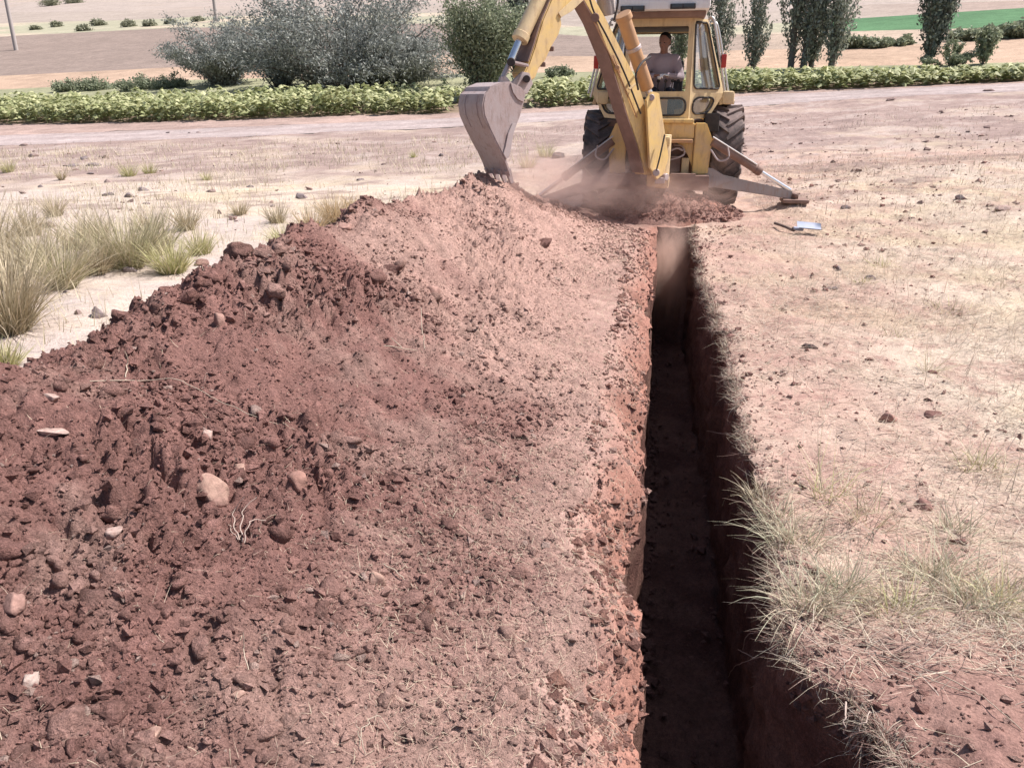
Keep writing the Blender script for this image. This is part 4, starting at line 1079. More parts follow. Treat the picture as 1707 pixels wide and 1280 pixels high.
# ---- rear frame
YF = 11.08
def post(m, s):
    pts = [(.455, .76), (.665, .76), (.69, 1.22), (.60, 1.42), (.455, 1.42)]
    m.prism([(X(a * s) - .03, YF, z) for a, z in pts], (0, .22, 0), bev=.012)
for s in (1, -1): part('frame_post', 'yellow', lambda m: post(m, s))
part('frame_crossbeam', 'yellow', lambda m: (m.box((X(-.03), YF + .12, 1.32), (.9, .2, .20), bev=.02), m.box((X(-.03), YF + .1, 1.445), (.86, .24, .05), bev=.015)))
part('slide_shelf', 'orange', lambda m: m.box((X(.20), YF - .06, 1.195), (.40, .22, .045), bev=.012))
part('frame_gusset', 'yellow', lambda m: m.prism([(X(.42), YF + .06, 1.2), (X(.42), YF + .06, .85), (X(.36), YF + .06, 1.0), (X(.26), YF + .06, 1.13), (X(.12), YF + .06, 1.2)], (0, .04, 0), bev=.004))
part('inner_bracket', 'cream', lambda m: m.box((X(.33), YF + .08, .86), (.10, .06, .22), bev=.01))
part('frame_base', 'brown', lambda m: (m.box((X(-.03), YF - .02, .66), (1.36, .34, .20), bev=.02), m.box((X(-.03), YF - .12, .765), (1.0, .12, .03), bev=.008)))
part('valve_block', 'brown', lambda m: (m.box((X(.12), YF + .16, .88), (.3, .16, .2), bev=.02), m.box((X(.1), YF + .3, 1.0), (.7, .1, .5), bev=.02)))
for pts in ([(X(.02), YF, .92), (X(.16), YF - .04, .96), (X(.30), YF - .02, 1.02), (X(.27), YF + .02, 1.12), (X(.16), YF + .04, 1.14)],
            [(X(-.02), YF - .02, 1.0), (X(.08), YF - .07, 1.05), (X(.2), YF - .05, 1.10), (X(.28), YF, 1.07)],
            [(X(.06), YF, .86), (X(.08), YF - .05, .95), (X(.05), YF - .04, 1.04)]):
    part('hydraulic_hose', 'steel', lambda m: m.tube(pts, .013, 6))

# ---- stabilisers
for s in (1, -1):
    foot = np.array([X(1.86 * s) , 11.46, float(zt(X(1.86 * s), 11.46)) + (.10 if s > 0 else .02)]); inn = np.array([X(.62 * s), YF + .1, .70])
    leg = part('stabiliser_leg', 'grey', lambda m: (m.beam(inn, foot + np.array([-.06 * s, 0, .10]), .13, .19, .11, .11), m.prism([inn + np.array([-.06 * s, -.09, .16]), inn + np.array([.08 * s, -.09, .14]), inn + np.array([.36 * s, -.07, -.02]), inn + np.array([.05 * s, -.09, -.12])], (0, .02, 0), bev=.004)))
    part('stabiliser_pad', 'brown', lambda m: (m.box(foot + np.array([0, 0, .025]), (.34, .36, .05), bev=.012), m.box(foot + np.array([0, 0, .08]), (.08, .14, .09), bev=.012), m.cyl(foot + np.array([0, -.12, .1]), foot + np.array([0, .12, .1]), .025)), leg)
    c0 = np.array([X(.66 * s), YF - .0, 1.19]); c1 = foot + np.array([-.07 * s, -.02, .16]); mid = c0 + (c1 - c0) * .60
    sc_ = part('stabiliser_cylinder', 'brown', lambda m: (m.cyl(c0, mid, .058), m.cyl(c0 + (mid - c0) * .9, mid + (c1 - c0) * .01, .066)))
    part('piston_rod', 'chrome', lambda m: m.cyl(mid, c1, .030), sc_)
    part('pipe', 'rail', lambda m: m.tube([c0 + np.array([0, -.05, .06]), c0 + (mid - c0) * .5 + np.array([0, -.05, .06]), c0 + (mid - c0) * .92 + np.array([0, -.045, .06])], .011, 6), sc_)
    part('hydraulic_hose', 'steel', lambda m: m.tube([c0 + np.array([-.02 * s, -.06, -.1]), c0 + np.array([.10 * s, -.1, -.24]), c0 + np.array([.22 * s, -.1, -.2]), c0 + np.array([.2 * s, -.08, -.06])], .013, 6), sc_)

# ---- boom, dipper and bucket lie in one upright plane, swung over the heap
PHI = R(42); KP = np.array([0.0, 10.75, .72]); HV = np.array([-math.sin(PHI), -math.cos(PHI), 0]); NV = np.array([math.cos(PHI), -math.sin(PHI), 0])
def P(px, py, off=0.0):
    d = ray(px, py); o = np.array([0, 0, EYE]); t = ((KP + off * NV - o) @ NV) / (d @ NV); return o + d * t
def Q(r, z, off=0.0): q = KP + HV * r + NV * off; q[2] = z; return q
def rz(p): return float((p - KP) @ HV), float(p[2])
BW = .20
boom_px = [(1096, 292), (1087, 230), (1073, 165), (1065, 140), (1039, 88), (1011, 32), (990, -5), (965, -52), (938, -60), (934, -38), (960, -8), (972, 0), (993, 36), (1014, 88), (1030, 140), (1045, 190), (1062, 240), (1076, 292)]
boom = part('boom', 'yellow', lambda m: m.prism([P(a, b, BW / 2) for a, b in boom_px], -NV * BW, bev=.012))
# brown sheet with the boom underside's shade in its colour, a little proud
us = [(972, -2), (993, 36), (1014, 88), (1030, 140), (1045, 190), (1062, 240), (1074, 288)]
def under(m):
    for (a, b), (c, d) in zip(us[:-1], us[1:]):
        p, q = P(a, b, BW / 2) - NV * BW / 2, P(c, d, BW / 2) - NV * BW / 2
        ax = (q - p) / np.linalg.norm(q - p); nn = np.cross(ax, NV); nn /= np.linalg.norm(nn); nn = nn if nn @ HV > 0 else -nn
        w2 = NV * (BW / 2 + .004); V = [p - w2 + nn * .004, p + w2 + nn * .004, q + w2 + nn * .004, q - w2 + nn * .004]; V += [v + nn * .012 for v in V]
        m.add(V, [[0, 1, 2, 3], [7, 6, 5, 4], [0, 4, 5, 1], [1, 5, 6, 2], [2, 6, 7, 3], [3, 7, 4, 0]])
part('underside_shade', 'brown', under, boom)
part('boom_rib', 'orange', lambda m: m.beam(P(1022, 92, .135), P(1034, 122, .135), .012, .02, bev=.002), boom)
part('pin_boss', 'orange', lambda m: m.cyl(P(1029, 113, .12), P(1029, 113, .16), .03), boom)
part('pin_boss', 'brown', lambda m: m.cyl(P(992, 30, -.17), P(992, 30, .17), .05), boom)
part('hose_bracket', 'cream', lambda m: m.beam(P(1048, 150, .15), P(1062, 138, .15), .03, .025), boom)
# swing post
sp = [(1074, 168), (1083, 153), (1096, 156), (1098, 172), (1104, 210), (1112, 262), (1104, 290), (1092, 300), (1080, 280)]
for o in (-.195, .16): post_o = part('swing_post', 'yellow', lambda m: m.prism([P(a, b, o) for a, b in sp], NV * .035, bev=.008))
part('swing_casting', 'cream', lambda m: (m.cyl(Q(-.12, .60), Q(-.12, 1.28), .10, n=18), m.box(Q(-.05, .70), (.3, .28, .16), bev=.04), m.box(Q(-.05, 1.2), (.26, .22, .12), bev=.03)), post_o)
part('pivot_pin', 'steel', lambda m: (m.cyl(Q(.02, .76, -.22), Q(.02, .76, .22), .045), m.cyl(P(1086, 163, -.21), P(1086, 163, .21), .04)), post_o)
part('lower_knuckle', 'steel', lambda m: (m.box(P(1100, 301, .14), (.13, .12, .08), bev=.02), m.cyl(P(1094, 288, .19), P(1094, 288, .235), .045)), post_o)
part('hydraulic_hose', 'black', lambda m: (m.tube([P(1064, 150, .2), P(1060, 125, .24), P(1070, 105, .2), P(1084, 95, .1)], .014, 6)), boom)
part('hydraulic_hose', 'black', lambda m: (m.tube([P(1108, 225, .26), P(1100, 262, .27), P(1094, 285, .26)], .012, 6)), post_o)
# boom cylinder
cy = part('boom_cylinder', 'orange', lambda m: (m.cyl(P(1038, 27, .0), P(1079, 148, .0), .085, n=20), m.cyl(P(1038, 24, 0), P(1042, 34, 0), .10, n=20)))
part('piston_rod', 'chrome', lambda m: m.cyl(P(1079, 148, 0), P(1086, 163, 0), .045), cy)
part('hose_clip', 'steel', lambda m: m.cyl(P(1055, 78, 0), P(1057, 84, 0), .097, n=20), cy)
part('dipper_cylinder', 'grey', lambda m: (m.cyl(P(1012, 26, .02), P(1000, -70, .02), .10, n=20), m.cyl(P(1000, -70, .02), P(975, -130, .02), .045)))
part('hydraulic_hose', 'black', lambda m: m.tube([P(1024, 34, .12), P(1030, 0, .14), P(1022, -40, .14)], .014, 6), boom)
part('hydraulic_hose', 'black', lambda m: m.tube([P(1036, 30, -.1), P(1022, 60, -.2), P(1030, 110, -.2), P(1050, 150, -.2)], .016, 6), boom)
part('hydraulic_hose', 'black', lambda m: m.tube([P(1068, 190, .14), P(1040, 120, .125), P(1012, 62, .125), P(990, 20, .13), P(978, -20, .14)], .011, 6), boom)
part('hydraulic_pipe', 'orange', lambda m: m.tube([P(1062, 196, .112), P(1032, 124, .112), P(1004, 66, .112), P(985, 26, .112)], .008, 6), boom)
# dipper
dp = [(919, 0), (905, 33), (891, 80), (882, 106), (874, 122), (882, 138), (893, 130), (899, 114), (909, 102), (920, 78), (932, 58), (937, 41), (935, 29), (953, 18), (974, -2), (975, -50), (962, -85), (938, -75)]
dip = part('dipper_arm', 'yellow', lambda m: m.prism([P(a, b, .12) for a, b in dp], -NV * .24, bev=.012))
part('stiffener_plate', 'cream', lambda m: m.prism([P(a, b, .126) for a, b in ((934, 30), (953, 19), (974, -1), (960, -6), (938, 14), (930, 22))], NV * .012, bev=.003), dip)
fr = [(917, 2), (903, 34), (889, 80), (881, 104)]
def dface(m):
    for (a, b), (c, d) in zip(fr[:-1], fr[1:]):
        p, q = P(a, b, .12) - NV * .12, P(c, d, .12) - NV * .12; ax = (q - p) / np.linalg.norm(q - p); nn = np.cross(ax, NV); nn /= np.linalg.norm(nn); nn = nn if nn @ HV > 0 else -nn
        V = [p - NV * .125 + nn * .003, p + NV * .125 + nn * .003, q + NV * .125 + nn * .003, q - NV * .125 + nn * .003]; V += [v + nn * .014 for v in V]
        m.add(V, [[0, 1, 2, 3], [7, 6, 5, 4], [0, 4, 5, 1], [1, 5, 6, 2], [2, 6, 7, 3], [3, 7, 4, 0]])
part('front_plate', 'brown', dface, dip)
for q in ((919, 82), (905, 108)): part('grease_lug', 'brown', lambda m: m.box(P(q[0], q[1], .1), (.06, .05, .05), bev=.012), dip)
rc = part('bucket_cylinder', 'cream', lambda m: (m.cyl(P(914, -30, 0), P(868, 63, 0), .085, n=18), m.cyl(P(871, 57, 0), P(866, 68, 0), .094, n=18)))
part('piston_rod', 'chrome', lambda m: m.cyl(P(867, 66, 0), P(851, 104, 0), .042), rc)
part('cylinder_guard', 'brown', lambda m: m.beam(P(898, 30, -.02), P(876, 84, -.02), .16, .02, bev=.004), rc)
for o in (.10, -.13): lk = part('bucket_link', 'steel', lambda m: m.beam(P(850, 104, o), P(836, 134, o), .03, .07, bev=.008, up=tuple(NV)))
for o in (.155, -.185): part('tipping_lever', 'steel', lambda m: m.beam(P(852, 104, o), P(878, 110, o), .03, .09, bev=.008, up=tuple(NV)))
part('link_pin', 'black', lambda m: m.cyl(P(852, 104, -.21), P(852, 104, .21), .045), lk)
part('bucket_pin', 'black', lambda m: m.cyl(P(878, 132, -.22), P(878, 132, .22), .04), BH)
# bucket
BO = .22
side = [(852, 138), (835, 139), (818, 146), (808, 158), (805, 174), (807, 192), (816, 214), (827, 237), (837, 256), (843, 266), (848, 261), (851, 248), (855, 222), (866, 194), (873, 169), (876, 155), (868, 146)]
SR = [rz(P(a, b, BO)) for a, b in side]
bk = part('bucket', 'bucket', lambda m: [m.prism([Q(r, z, o) for r, z in SR], NV * .022, bev=.005) for o in (BO - .011, -BO - .011)])
skin = [(852, 138), (835, 139), (818, 146), (808, 158), (805, 174), (807, 192), (816, 214), (827, 237), (837, 256), (845, 274), (851, 292)]
SK = [rz(P(a, b, BO)) for a, b in skin]
def sheet(m):
    n = len(SK); out, inn = [], []
    for i, (r, z) in enumerate(SK):
        a = SK[max(0, i - 1)]; b = SK[min(n - 1, i + 1)]; tx, tz = b[0] - a[0], b[1] - a[1]; l = math.hypot(tx, tz); nx, nz = tz / l, -tx / l
        if nx * .7 + nz * .3 < 0 and i > 2: nx, nz = -nx, -nz
        out.append((r + nx * .012, z + nz * .012)); inn.append((r - nx * .010, z - nz * .010))
    m.prism([Q(r, z, -BO - .005) for r, z in out + inn[::-1]], NV * (2 * BO + .01), bev=0)
part('bucket_back', 'bucket', sheet, bk)
for o in (-.11, .11):
    part('wear_strip', 'bucket', lambda m: [m.beam(Q(SK[i][0] + .014, SK[i][1], o), Q(SK[i + 1][0] + .014, SK[i + 1][1], o), .035, .012, bev=.003) for i in range(3, 6)], bk)
for o in (-.19, -.065, .065, .19):
    a = Q(SK[-1][0] + .02, SK[-1][1] + .06, o); d = np.array(Q(SK[-1][0], SK[-1][1], o)) - np.array(Q(SK[-2][0], SK[-2][1], o)); d /= np.linalg.norm(d)
    part('tooth', 'steel', lambda m: m.beam(a, a + d * .17, .075, .05, .05, .015, bev=.006, up=tuple(NV)), bk)
for o in (-.12, .10):
    part('bucket_ear', 'steel', lambda m: m.prism([P(a, b, o) for a, b in ((876, 158), (886, 140), (880, 122), (868, 120), (850, 138), (842, 128), (832, 128), (828, 142), (852, 148))], NV * .03, bev=.005), bk)
part('side_cutter', 'steel', lambda m: m.prism([P(a, b, BO + .012) for a, b in ((843, 266), (848, 261), (851, 248), (855, 222), (861, 206), (853, 206), (846, 222), (841, 246), (838, 256))], NV * .014, bev=.003), bk)
part('corner_gusset', 'bucket', lambda m: m.prism([P(a, b, BO + .012) for a, b in ((850, 139), (868, 147), (875, 157), (872, 171), (862, 166), (854, 154))], NV * .012, bev=.003), bk)
#PART4
# ------------------------------------------------------------------ the driver
def capsule(m, a, b, r0, r1):
    m.cyl(a, b, r0, r1, n=14, bev=0.0001)
    for p, r in ((a, r0), (b, r1)): m.add(ICO2[0] * r + np.array(p), ICO2[1].tolist())
def fuse(m, name, parent, mat, base, voxel=.012, smooth=6):
    """melts overlapping solids into one continuous skin"""
    me = bpy.data.meshes.new(name); me.from_pydata((np.concatenate(m.V) - np.asarray(base)).tolist(), [], m.F)
    o = bpy.data.objects.new(name + '_build', me); COL.objects.link(o)
    rm = o.modifiers.new('r', 'REMESH'); rm.mode = 'VOXEL'; rm.voxel_size = voxel; rm.use_smooth_shade = True
    sm = o.modifiers.new('s', 'SMOOTH'); sm.factor = .5; sm.iterations = smooth
    dg = bpy.context.evaluated_depsgraph_get(); out = bpy.data.meshes.new_from_object(o.evaluated_get(dg)); out.name = name
    bpy.data.objects.remove(o, do_unlink=True); bpy.data.meshes.remove(me)
    out.shade_smooth()
    return link(name, out, parent, M[mat])

HC = at_y(1108, 71, 11.80); hx, hy, hz = HC
PB = np.array([hx, 12.0, 1.73]); PER = empty('person', PB)
tag(PER, 'person in a mauve-grey long-sleeved shirt sitting in the cab, one hand white-gloved', 'person')
sh_z = hz - .185
SHL, SHR = np.array([hx - .165, hy + .05, sh_z - .015]), np.array([hx + .165, hy + .03, sh_z - .03])
ELL, ELR = np.array([hx - .27, hy - .03, sh_z - .27]), np.array([hx + .25, hy - .04, sh_z - .27])
HAL, HAR = np.array([hx - .10, hy - .27, sh_z - .25]), np.array([hx + .06, hy - .28, sh_z - .25])
PEL = np.array([hx, 12.02, 1.80]); CH = np.array([hx, hy + .07, sh_z - .10])
def hand(m, w, d, s):
    """palm with four unequal curled fingers and a thumb; d points along the forearm"""
    d = d / np.linalg.norm(d); side = np.cross(d, (0, 0, 1.)); side /= np.linalg.norm(side); up = np.cross(side, d)
    for k in (-1, -.33, .33, 1): capsule(m, w + side * .026 * k * .8, w + d * .085 + side * .031 * k, .014, .012)
    for k, L in ((-1, .062), (-.33, .078), (.33, .083), (1, .07)):
        p = w + d * .088 + side * .031 * k; e1 = p + d * L * .45 - up * .006; e2 = e1 + (d * .45 - up * .9) * L * .36; e3 = e2 + (-d * .25 - up * .95) * L * .28
        capsule(m, p, e1, .0098, .0092); capsule(m, e1, e2, .0092, .0086); capsule(m, e2, e3, .0086, .0075)
    p = w + d * .03 + side * .03 * s; e1 = p + (d * .6 + side * .75 * s) * .035; e2 = e1 + (d * .95 - up * .35) * .035
    capsule(m, p, e1, .0125, .0105); capsule(m, e1, e2, .0105, .009)
m = MB()
capsule(m, PEL, CH, .135, .15); capsule(m, SHL, SHR, .062, .062); capsule(m, CH + np.array([0, 0, .06]), HC - np.array([0, -.01, .09]), .06, .052)
for a, e, h_, s in ((SHL, ELL, HAL, 1), (SHR, ELR, HAR, -1)):
    capsule(m, a, e, .052, .041); capsule(m, e, h_, .041, .028)
    hand(m, h_ + (h_ - e) / np.linalg.norm(h_ - e) * .01, h_ - e, s)
for s in (-1, 1):
    kn = np.array([hx + .13 * s, 11.58, 1.80]); an = np.array([hx + .14 * s, 11.56, 1.49]); capsule(m, PEL + np.array([.09 * s, 0, 0]), kn, .085, .058); capsule(m, kn, an, .056, .04)
    capsule(m, an, an + np.array([.01 * s, -.12, -.02]), .04, .032)
# head: skull, jaw, nose, brow, ears, lips; turned a little towards the bucket and tilted down
Rh = Matrix.Rotation(R(-24), 3, 'Z') @ Matrix.Rotation(R(10), 3, 'X')
def hp(x, y, z): return HC + np.array(Rh @ Vector((x, y, z)))
def blob(x, y, z, rx, ry, rz_):
    V = np.array([hp(x + a * rx, y + b * ry, z + c * rz_) for a, b, c in ICO3[0]]); m.add(V, ICO3[1].tolist())
blob(0, .012, .03, .077, .095, .088); blob(0, -.012, -.03, .062, .072, .085); blob(0, -.05, -.085, .036, .034, .03)
blob(0, -.088, -.012, .013, .018, .03); blob(0, -.098, -.028, .016, .016, .013); blob(0, -.074, .022, .052, .018, .012)
blob(-.03, -.062, -.03, .026, .02, .02); blob(.03, -.062, -.03, .026, .02, .02); blob(0, -.078, -.058, .024, .012, .006); blob(0, -.076, -.070, .022, .012, .006)
for s in (-1, 1): blob(.077 * s, .01, -.005, .012, .02, .032)
body = fuse(m, 'body', PER, 'skin', PB, voxel=.0125, smooth=3)
m = MB()
for s in (-1, 1): m.add(np.array([hp(.031 * s + a * .013, -.078 + b * .01, .004 + c * .006) for a, b, c in ICO2[0]]), ICO2[1].tolist())
m.obj('eyes', body, M['hair'], PB)
m = MB(); capsule(m, PEL + np.array([0, 0, -.02]), CH, .155, .172); capsule(m, SHL, SHR, .068, .068); capsule(m, CH + np.array([0, 0, .04]), CH + np.array([0, -.005, .12]), .09, .068)
capsule(m, PEL + np.array([0, -.05, .02]), CH + np.array([0, -.03, -.05]), .14, .15)
for a, e, h_ in ((SHL, ELL, HAL), (SHR, ELR, HAR)):
    capsule(m, a, e, .072, .058); w_ = e + (h_ - e) * .93; capsule(m, e, w_, .056, .040)
fuse(m, 'shirt', PER, 'shirt', PB, voxel=.016, smooth=4)
m = MB(); capsule(m, PEL + np.array([-.07, 0, -.03]), PEL + np.array([.07, 0, -.03]), .12, .12)
for s in (-1, 1):
    kn = np.array([hx + .13 * s, 11.58, 1.80]); an = np.array([hx + .14 * s, 11.56, 1.52]); capsule(m, PEL + np.array([.09 * s, 0, 0]), kn, .10, .072); capsule(m, kn, an, .07, .055)
fuse(m, 'trousers', PER, 'trousers', PB, voxel=.02, smooth=4)
m = MB()
def hb(x, y, z, a, b, c): m.add(np.array([hp(x + p * a, y + q * b, z + r_ * c) for p, q, r_ in ICO3[0] if True]), ICO3[1].tolist())
hb(0, .028, .052, .082, .092, .078); hb(0, .05, .0, .078, .068, .07)
fuse(m, 'hair', PER, 'hair', PB, voxel=.01, smooth=3)
m = MB(); d = HAR - ELR; hand(m, HAR + d / np.linalg.norm(d) * .008, d, -1)
for v in range(len(m.V)): pass
c_ = HAR + d / np.linalg.norm(d) * .06
m.V = [c_ + (q - c_) * 1.14 for q in m.V]
fuse(m, 'glove', PER, 'glove', PB, voxel=.007, smooth=3)

# ------------------------------------------------------------------ stones
def stone(px, py, wpx, hpx, col, label, group=None, f=None, name='stone', rough=.42, sink=.44, elong=1.0, cat='stone', seed=None):
    p = land(px, py, z_surf if f is None else f); s = px_per_m(p); a = .84 * wpx / s / 2; c = .84 * hpx / s / 2
    v = ICO3[0].copy(); g = np.random.default_rng(int(px * 7 + py))
    off = g.uniform(0, 50, 3)
    for amp, sc in ((rough, 1.1), (rough * .5, 2.6), (rough * .22, 6)):
        n = fbm(v[:, 0] * sc + off[0] + v[:, 2] * .7, v[:, 1] * sc + off[1] - v[:, 2] * .6, 1, 2, 301)[:, None]; v = v * (1 + amp * n)
    for _ in range(11):                                             # broken faces
        d = g.normal(size=3); d /= np.linalg.norm(d); lim = g.uniform(.42, .8); t = v @ d; v = v - np.outer(np.clip(t - lim, 0, None) * .92, d)
    v = v * (1 + (.26 if cat == 'clod' else .05) * fbm(v[:, 0] * (5 if cat == 'clod' else 9) + off[1], v[:, 1] * 9 + v[:, 2] * 7, 1, 3, 303))[:, None]
    b = (a + c) / 2 * elong
    V = v * np.array([a, b, c]) * 1.3
    V[:, 2] += c * (1 - 2 * sink)
    n = fbm(v[:, 0] * 2 + off[2], v[:, 1] * 2 + v[:, 2], 1, 3, 305)
    C = np.array(col)[None] * (1 + .3 * n)[:, None]; n4 = fbm(v[:, 0] * 6 + off[0], v[:, 1] * 6 + v[:, 2] * 5, 1, 3, 306); C = mix(C, C_MID * 1.1 if p[0] > -3 else np.array(col) * .8, sstep(-.1, .5, n4) * .6)
    low = sstep(.1, -.5, v[:, 2] + .3 * n); C = mix(C, C_MID if p[0] > -3 else C_SAND * .8, low * .6)
    me = npmesh(name, V, ICO3[1], C); o = link(name, me, None, M['stone']); o.location = p; o.rotation_euler = (g.uniform(-.2, .2), g.uniform(-.2, .2), 0)
    return tag(o, label, cat, group)
TAN = (.38, .25, .20); PALE = (.40, .30, .26); WHITE = (.48, .395, .345); PINKS = (.33, .205, .172); DBR = (.19, .105, .09); GREY = (.2, .17, .165)
CLOD = dict(rough=.45, cat='clod', name='clod')
for a in ((352, 824, 56, 66, TAN, 'largest tan angular stone lying on the soil heap'), (77, 719, 66, 20, PALE, 'long flat pale stone lying on the soil heap'),
          (346, 726, 24, 32, PALE, 'small pale upright stone above the big tan stone'), (52, 1134, 40, 42, WHITE, 'white rounded stone low on the soil heap'),
          (188, 888, 26, 30, PALE, 'pale stone with a dark hollow just beneath it'), (497, 810, 36, 38, (.28, .16, .13), 'brown rounded stone half buried beside the big tan stone'),
          (628, 968, 36, 38, TAN, 'tan smooth stone beside pale straws near the trench berm'), (84, 664, 30, 24, PALE, 'pale chipped stone above the long flat stone'),
          (254, 1226, 28, 30, TAN, 'small tan stone at the bottom of the heap'), (398, 1160, 24, 20, TAN, 'small yellowish stone below the middle of the heap'),
          (716, 1024, 28, 24, (.26, .14, .11), 'brown clod on the berm beside the trench'), (396, 420, 40, 34, (.22, .125, .105), 'large dark clod topping the heap crest'),
          (444, 428, 34, 30, PINKS, 'pink boulder on the heap crest beside the dark clod'), (336, 440, 30, 20, PINKS, 'small pink wedge-shaped rock on the crest before the boulder'),
          (576, 380, 34, 22, PINKS, 'pink flat rock on the crest beside the dry orange grass'), (614, 484, 26, 24, DBR, 'dark round clod on the upper heap slope'),
          (652, 452, 40, 20, DBR, 'dark wide clod under the upper heap crest'), (366, 536, 18, 34, PINKS, 'narrow pinkish stone lying on the dark upper heap'),
          (722, 490, 26, 26, PINKS, 'pink rounded lump on the upper heap slope'), (905, 408, 44, 18, DBR, 'long dark clod on the far heap slope'),
          (545, 786, 40, 30, DBR, 'dark brown clod just right of the brown rounded stone'), (20, 1010, 40, 40, PINKS, 'pinkish stone at the edge of the picture, low on the heap'),
          (400, 780, 26, 20, TAN, 'small tan stone just above the big tan stone'), (880, 1085, 20, 18, PALE, 'little pale stone on the berm near the trench'),
          (160, 610, 34, 24, (.3, .17, .14), 'brown clod in the notch of the heap crest'), (265, 520, 30, 26, DBR, 'dark clod near the notch of the heap crest')):
    q = CLOD if ('clod' in a[5] or 'boulder' in a[5] or 'wedge' in a[5]) else {}
    o = stone(*a, group='stones on the soil heap', **q)
    if q: o.data.materials[0] = M['soil']
for a in ((1482, 702, 40, 34, PINKS, 'pink angular rock on the straw beyond the trench'), (1540, 848, 36, 26, (.24, .14, .12), 'brown round stone beyond the green grass clumps'),
          (1349, 579, 28, 11, (.05, .045, .045), 'flat black dung pat on the pink ground'), (1422, 1130, 28, 26, (.30, .18, .14), 'round brown stone sitting on the crumbling trench lip'),
          (1452, 466, 20, 18, GREY, 'grey square stone on the straw beside a smaller one'), (1398, 452, 11, 15, GREY, 'small upright grey stone on the straw'),
          (1556, 622, 20, 14, DBR, 'dark clod under the tall dry grass tuft'), (1557, 692, 34, 14, DBR, 'dark flat clod right of the pink angular rock'),
          (1385, 482, 20, 9, GREY, 'flat grey stone left of the grey square stone'), (1510, 1196, 24, 16, (.26, .15, .12), 'brown clod on the red earth near the corner'),
          (1600, 905, 26, 18, DBR, 'dark clod among the grass clumps'), (1410, 348, 18, 12, GREY, 'small dark stone beyond the shovel'),
          (1600, 332, 30, 12, GREY, 'grey stone lying far off on the straw'), (1670, 350, 30, 14, PALE, 'pale stone lying far off on the straw')):
    stone(*a, group='stones beyond the trench')
lst = [(80, 378, 28, 14), (180, 326, 24, 12), (215, 328, 26, 10), (182, 304, 20, 8), (238, 318, 26, 12), (245, 341, 16, 8), (55, 262, 18, 12), (140, 266, 18, 12), (160, 276, 26, 10), (170, 262, 18, 8), (120, 278, 22, 8), (68, 312, 14, 7),
       (40, 243, 18, 6), (215, 452, 34, 16), (165, 528, 30, 26), (132, 524, 14, 14), (110, 488, 14, 10), (280, 222, 8, 5), (330, 222, 9, 5), (315, 223, 7, 4), (505, 330, 30, 14), (350, 320, 16, 8), (418, 312, 14, 8), (455, 345, 12, 8), (95, 243, 10, 5), (150, 290, 14, 6), (600, 300, 14, 7), (640, 275, 10, 6), (735, 260, 10, 6)]
ORD = 'first second third fourth fifth sixth seventh eighth ninth tenth eleventh twelfth thirteenth fourteenth fifteenth sixteenth seventeenth eighteenth nineteenth twentieth twenty-first twenty-second twenty-third twenty-fourth twenty-fifth'.split()
rank = {j: k for k, j in enumerate(sorted((j for j in range(len(lst)) if j not in (0, 13, 14, 15)), key=lambda j: lst[j][0]))}
for i, a in enumerate(lst):
    lab = {0: 'dark flat stone alone on the pale ground among the grass tufts', 13: 'grey stone beside the foot of the widest grass tuft', 14: 'grey rough stone right behind the heap crest', 15: 'small grey stone beside a larger rough one behind the heap'}.get(i) or ORD[rank[i]] + ' small dark stone counting from the left on the pale ground behind the heap'
    stone(*a, (.22, .18, .175) if i % 3 else (.28, .21, .19), lab, group='stones behind the heap', f=z_ground)
stone(926, 264, 22, 26, (.13, .11, .105), 'small dark stump-like stone standing behind the bucket', f=z_ground, name='stone')
for (px, py, w_, h_, lab) in ((1483, 168, 16, 8, 'dark clod beside the road edge behind the machine'), (1650, 152, 18, 7, 'dark clod beside the road edge at the far right'), (1645, 214, 16, 8, 'dark clod in the tilled strip at the right'), (1543, 238, 14, 8, 'dark clod in the middle of the tilled strip')):
    stone(px, py, w_, h_, (.2, .15, .14), lab, group='clods on the tilled strip', f=z_ground, name='clod', cat='clod')

# ------------------------------------------------------------------ grass tufts
def tuft(px, py, hpx, wpx, n, cols, label, group, name='grass_tuft', f=None, wblade=.0055, lean=(.08, .75), seeds=0.0, dead=.0, droop=.5, twist=.35, foot=1.0):
    p = land(px, py, z_surf if f is None else f); s = px_per_m(p); h = hpx / s; wd = wpx / s
    q = rng.random(n) ** .6; az = rng.uniform(0, 6.28, n)
    bx = np.cos(az) * q * wd * .16 * foot; by = np.sin(az) * q * wd * .13 * foot
    ff = z_ground if f is None and p[0] > .3 else (z_surf if f is None else f)
    bz = ff(p[0] + bx, p[1] + by) - p[2] - .01
    ln = lean[0] + (lean[1] - lean[0]) * q * rng.uniform(.4, 1.15, n)
    L = h * rng.uniform(.45, 1.12, n) / np.cos(np.minimum(ln, 1.1)) ** .35
    k = rng.random(n); c = mix(np.broadcast_to(np.array(cols[0]), (n, 3)), np.array(cols[1]), k); c = mix(c, S_CREAM * .9, (rng.random(n) < dead) * .9) * rng.uniform(.75, 1.2, (n, 1))
    W = rng.uniform(.7, 1.3, n) * wblade
    V, F, C = blades(np.stack([bx, by, bz], -1), az + rng.normal(0, twist, n), ln, L, W, rng.normal(droop, .3 + .3 * twist, n), 4, c, tipcol=mix(c, S_CREAM, np.full(n, .35)), face=rng.uniform(0, 6.28, n))
    o = link(name, npmesh(name, V, F, C), None, M['straw']); o.location = p
    return tag(o, label, 'grass tuft', group)
RUSH = ((.26, .22, .13), (.55, .47, .32)); RUSHG = ((.24, .235, .12), (.50, .46, .27)); YG = ((.34, .36, .13), (.58, .56, .28)); DRYO = ((.45, .32, .16), (.60, .46, .28)); BLUEG = ((.28, .30, .19), (.55, .56, .41))
G1 = 'grass tufts behind the heap'
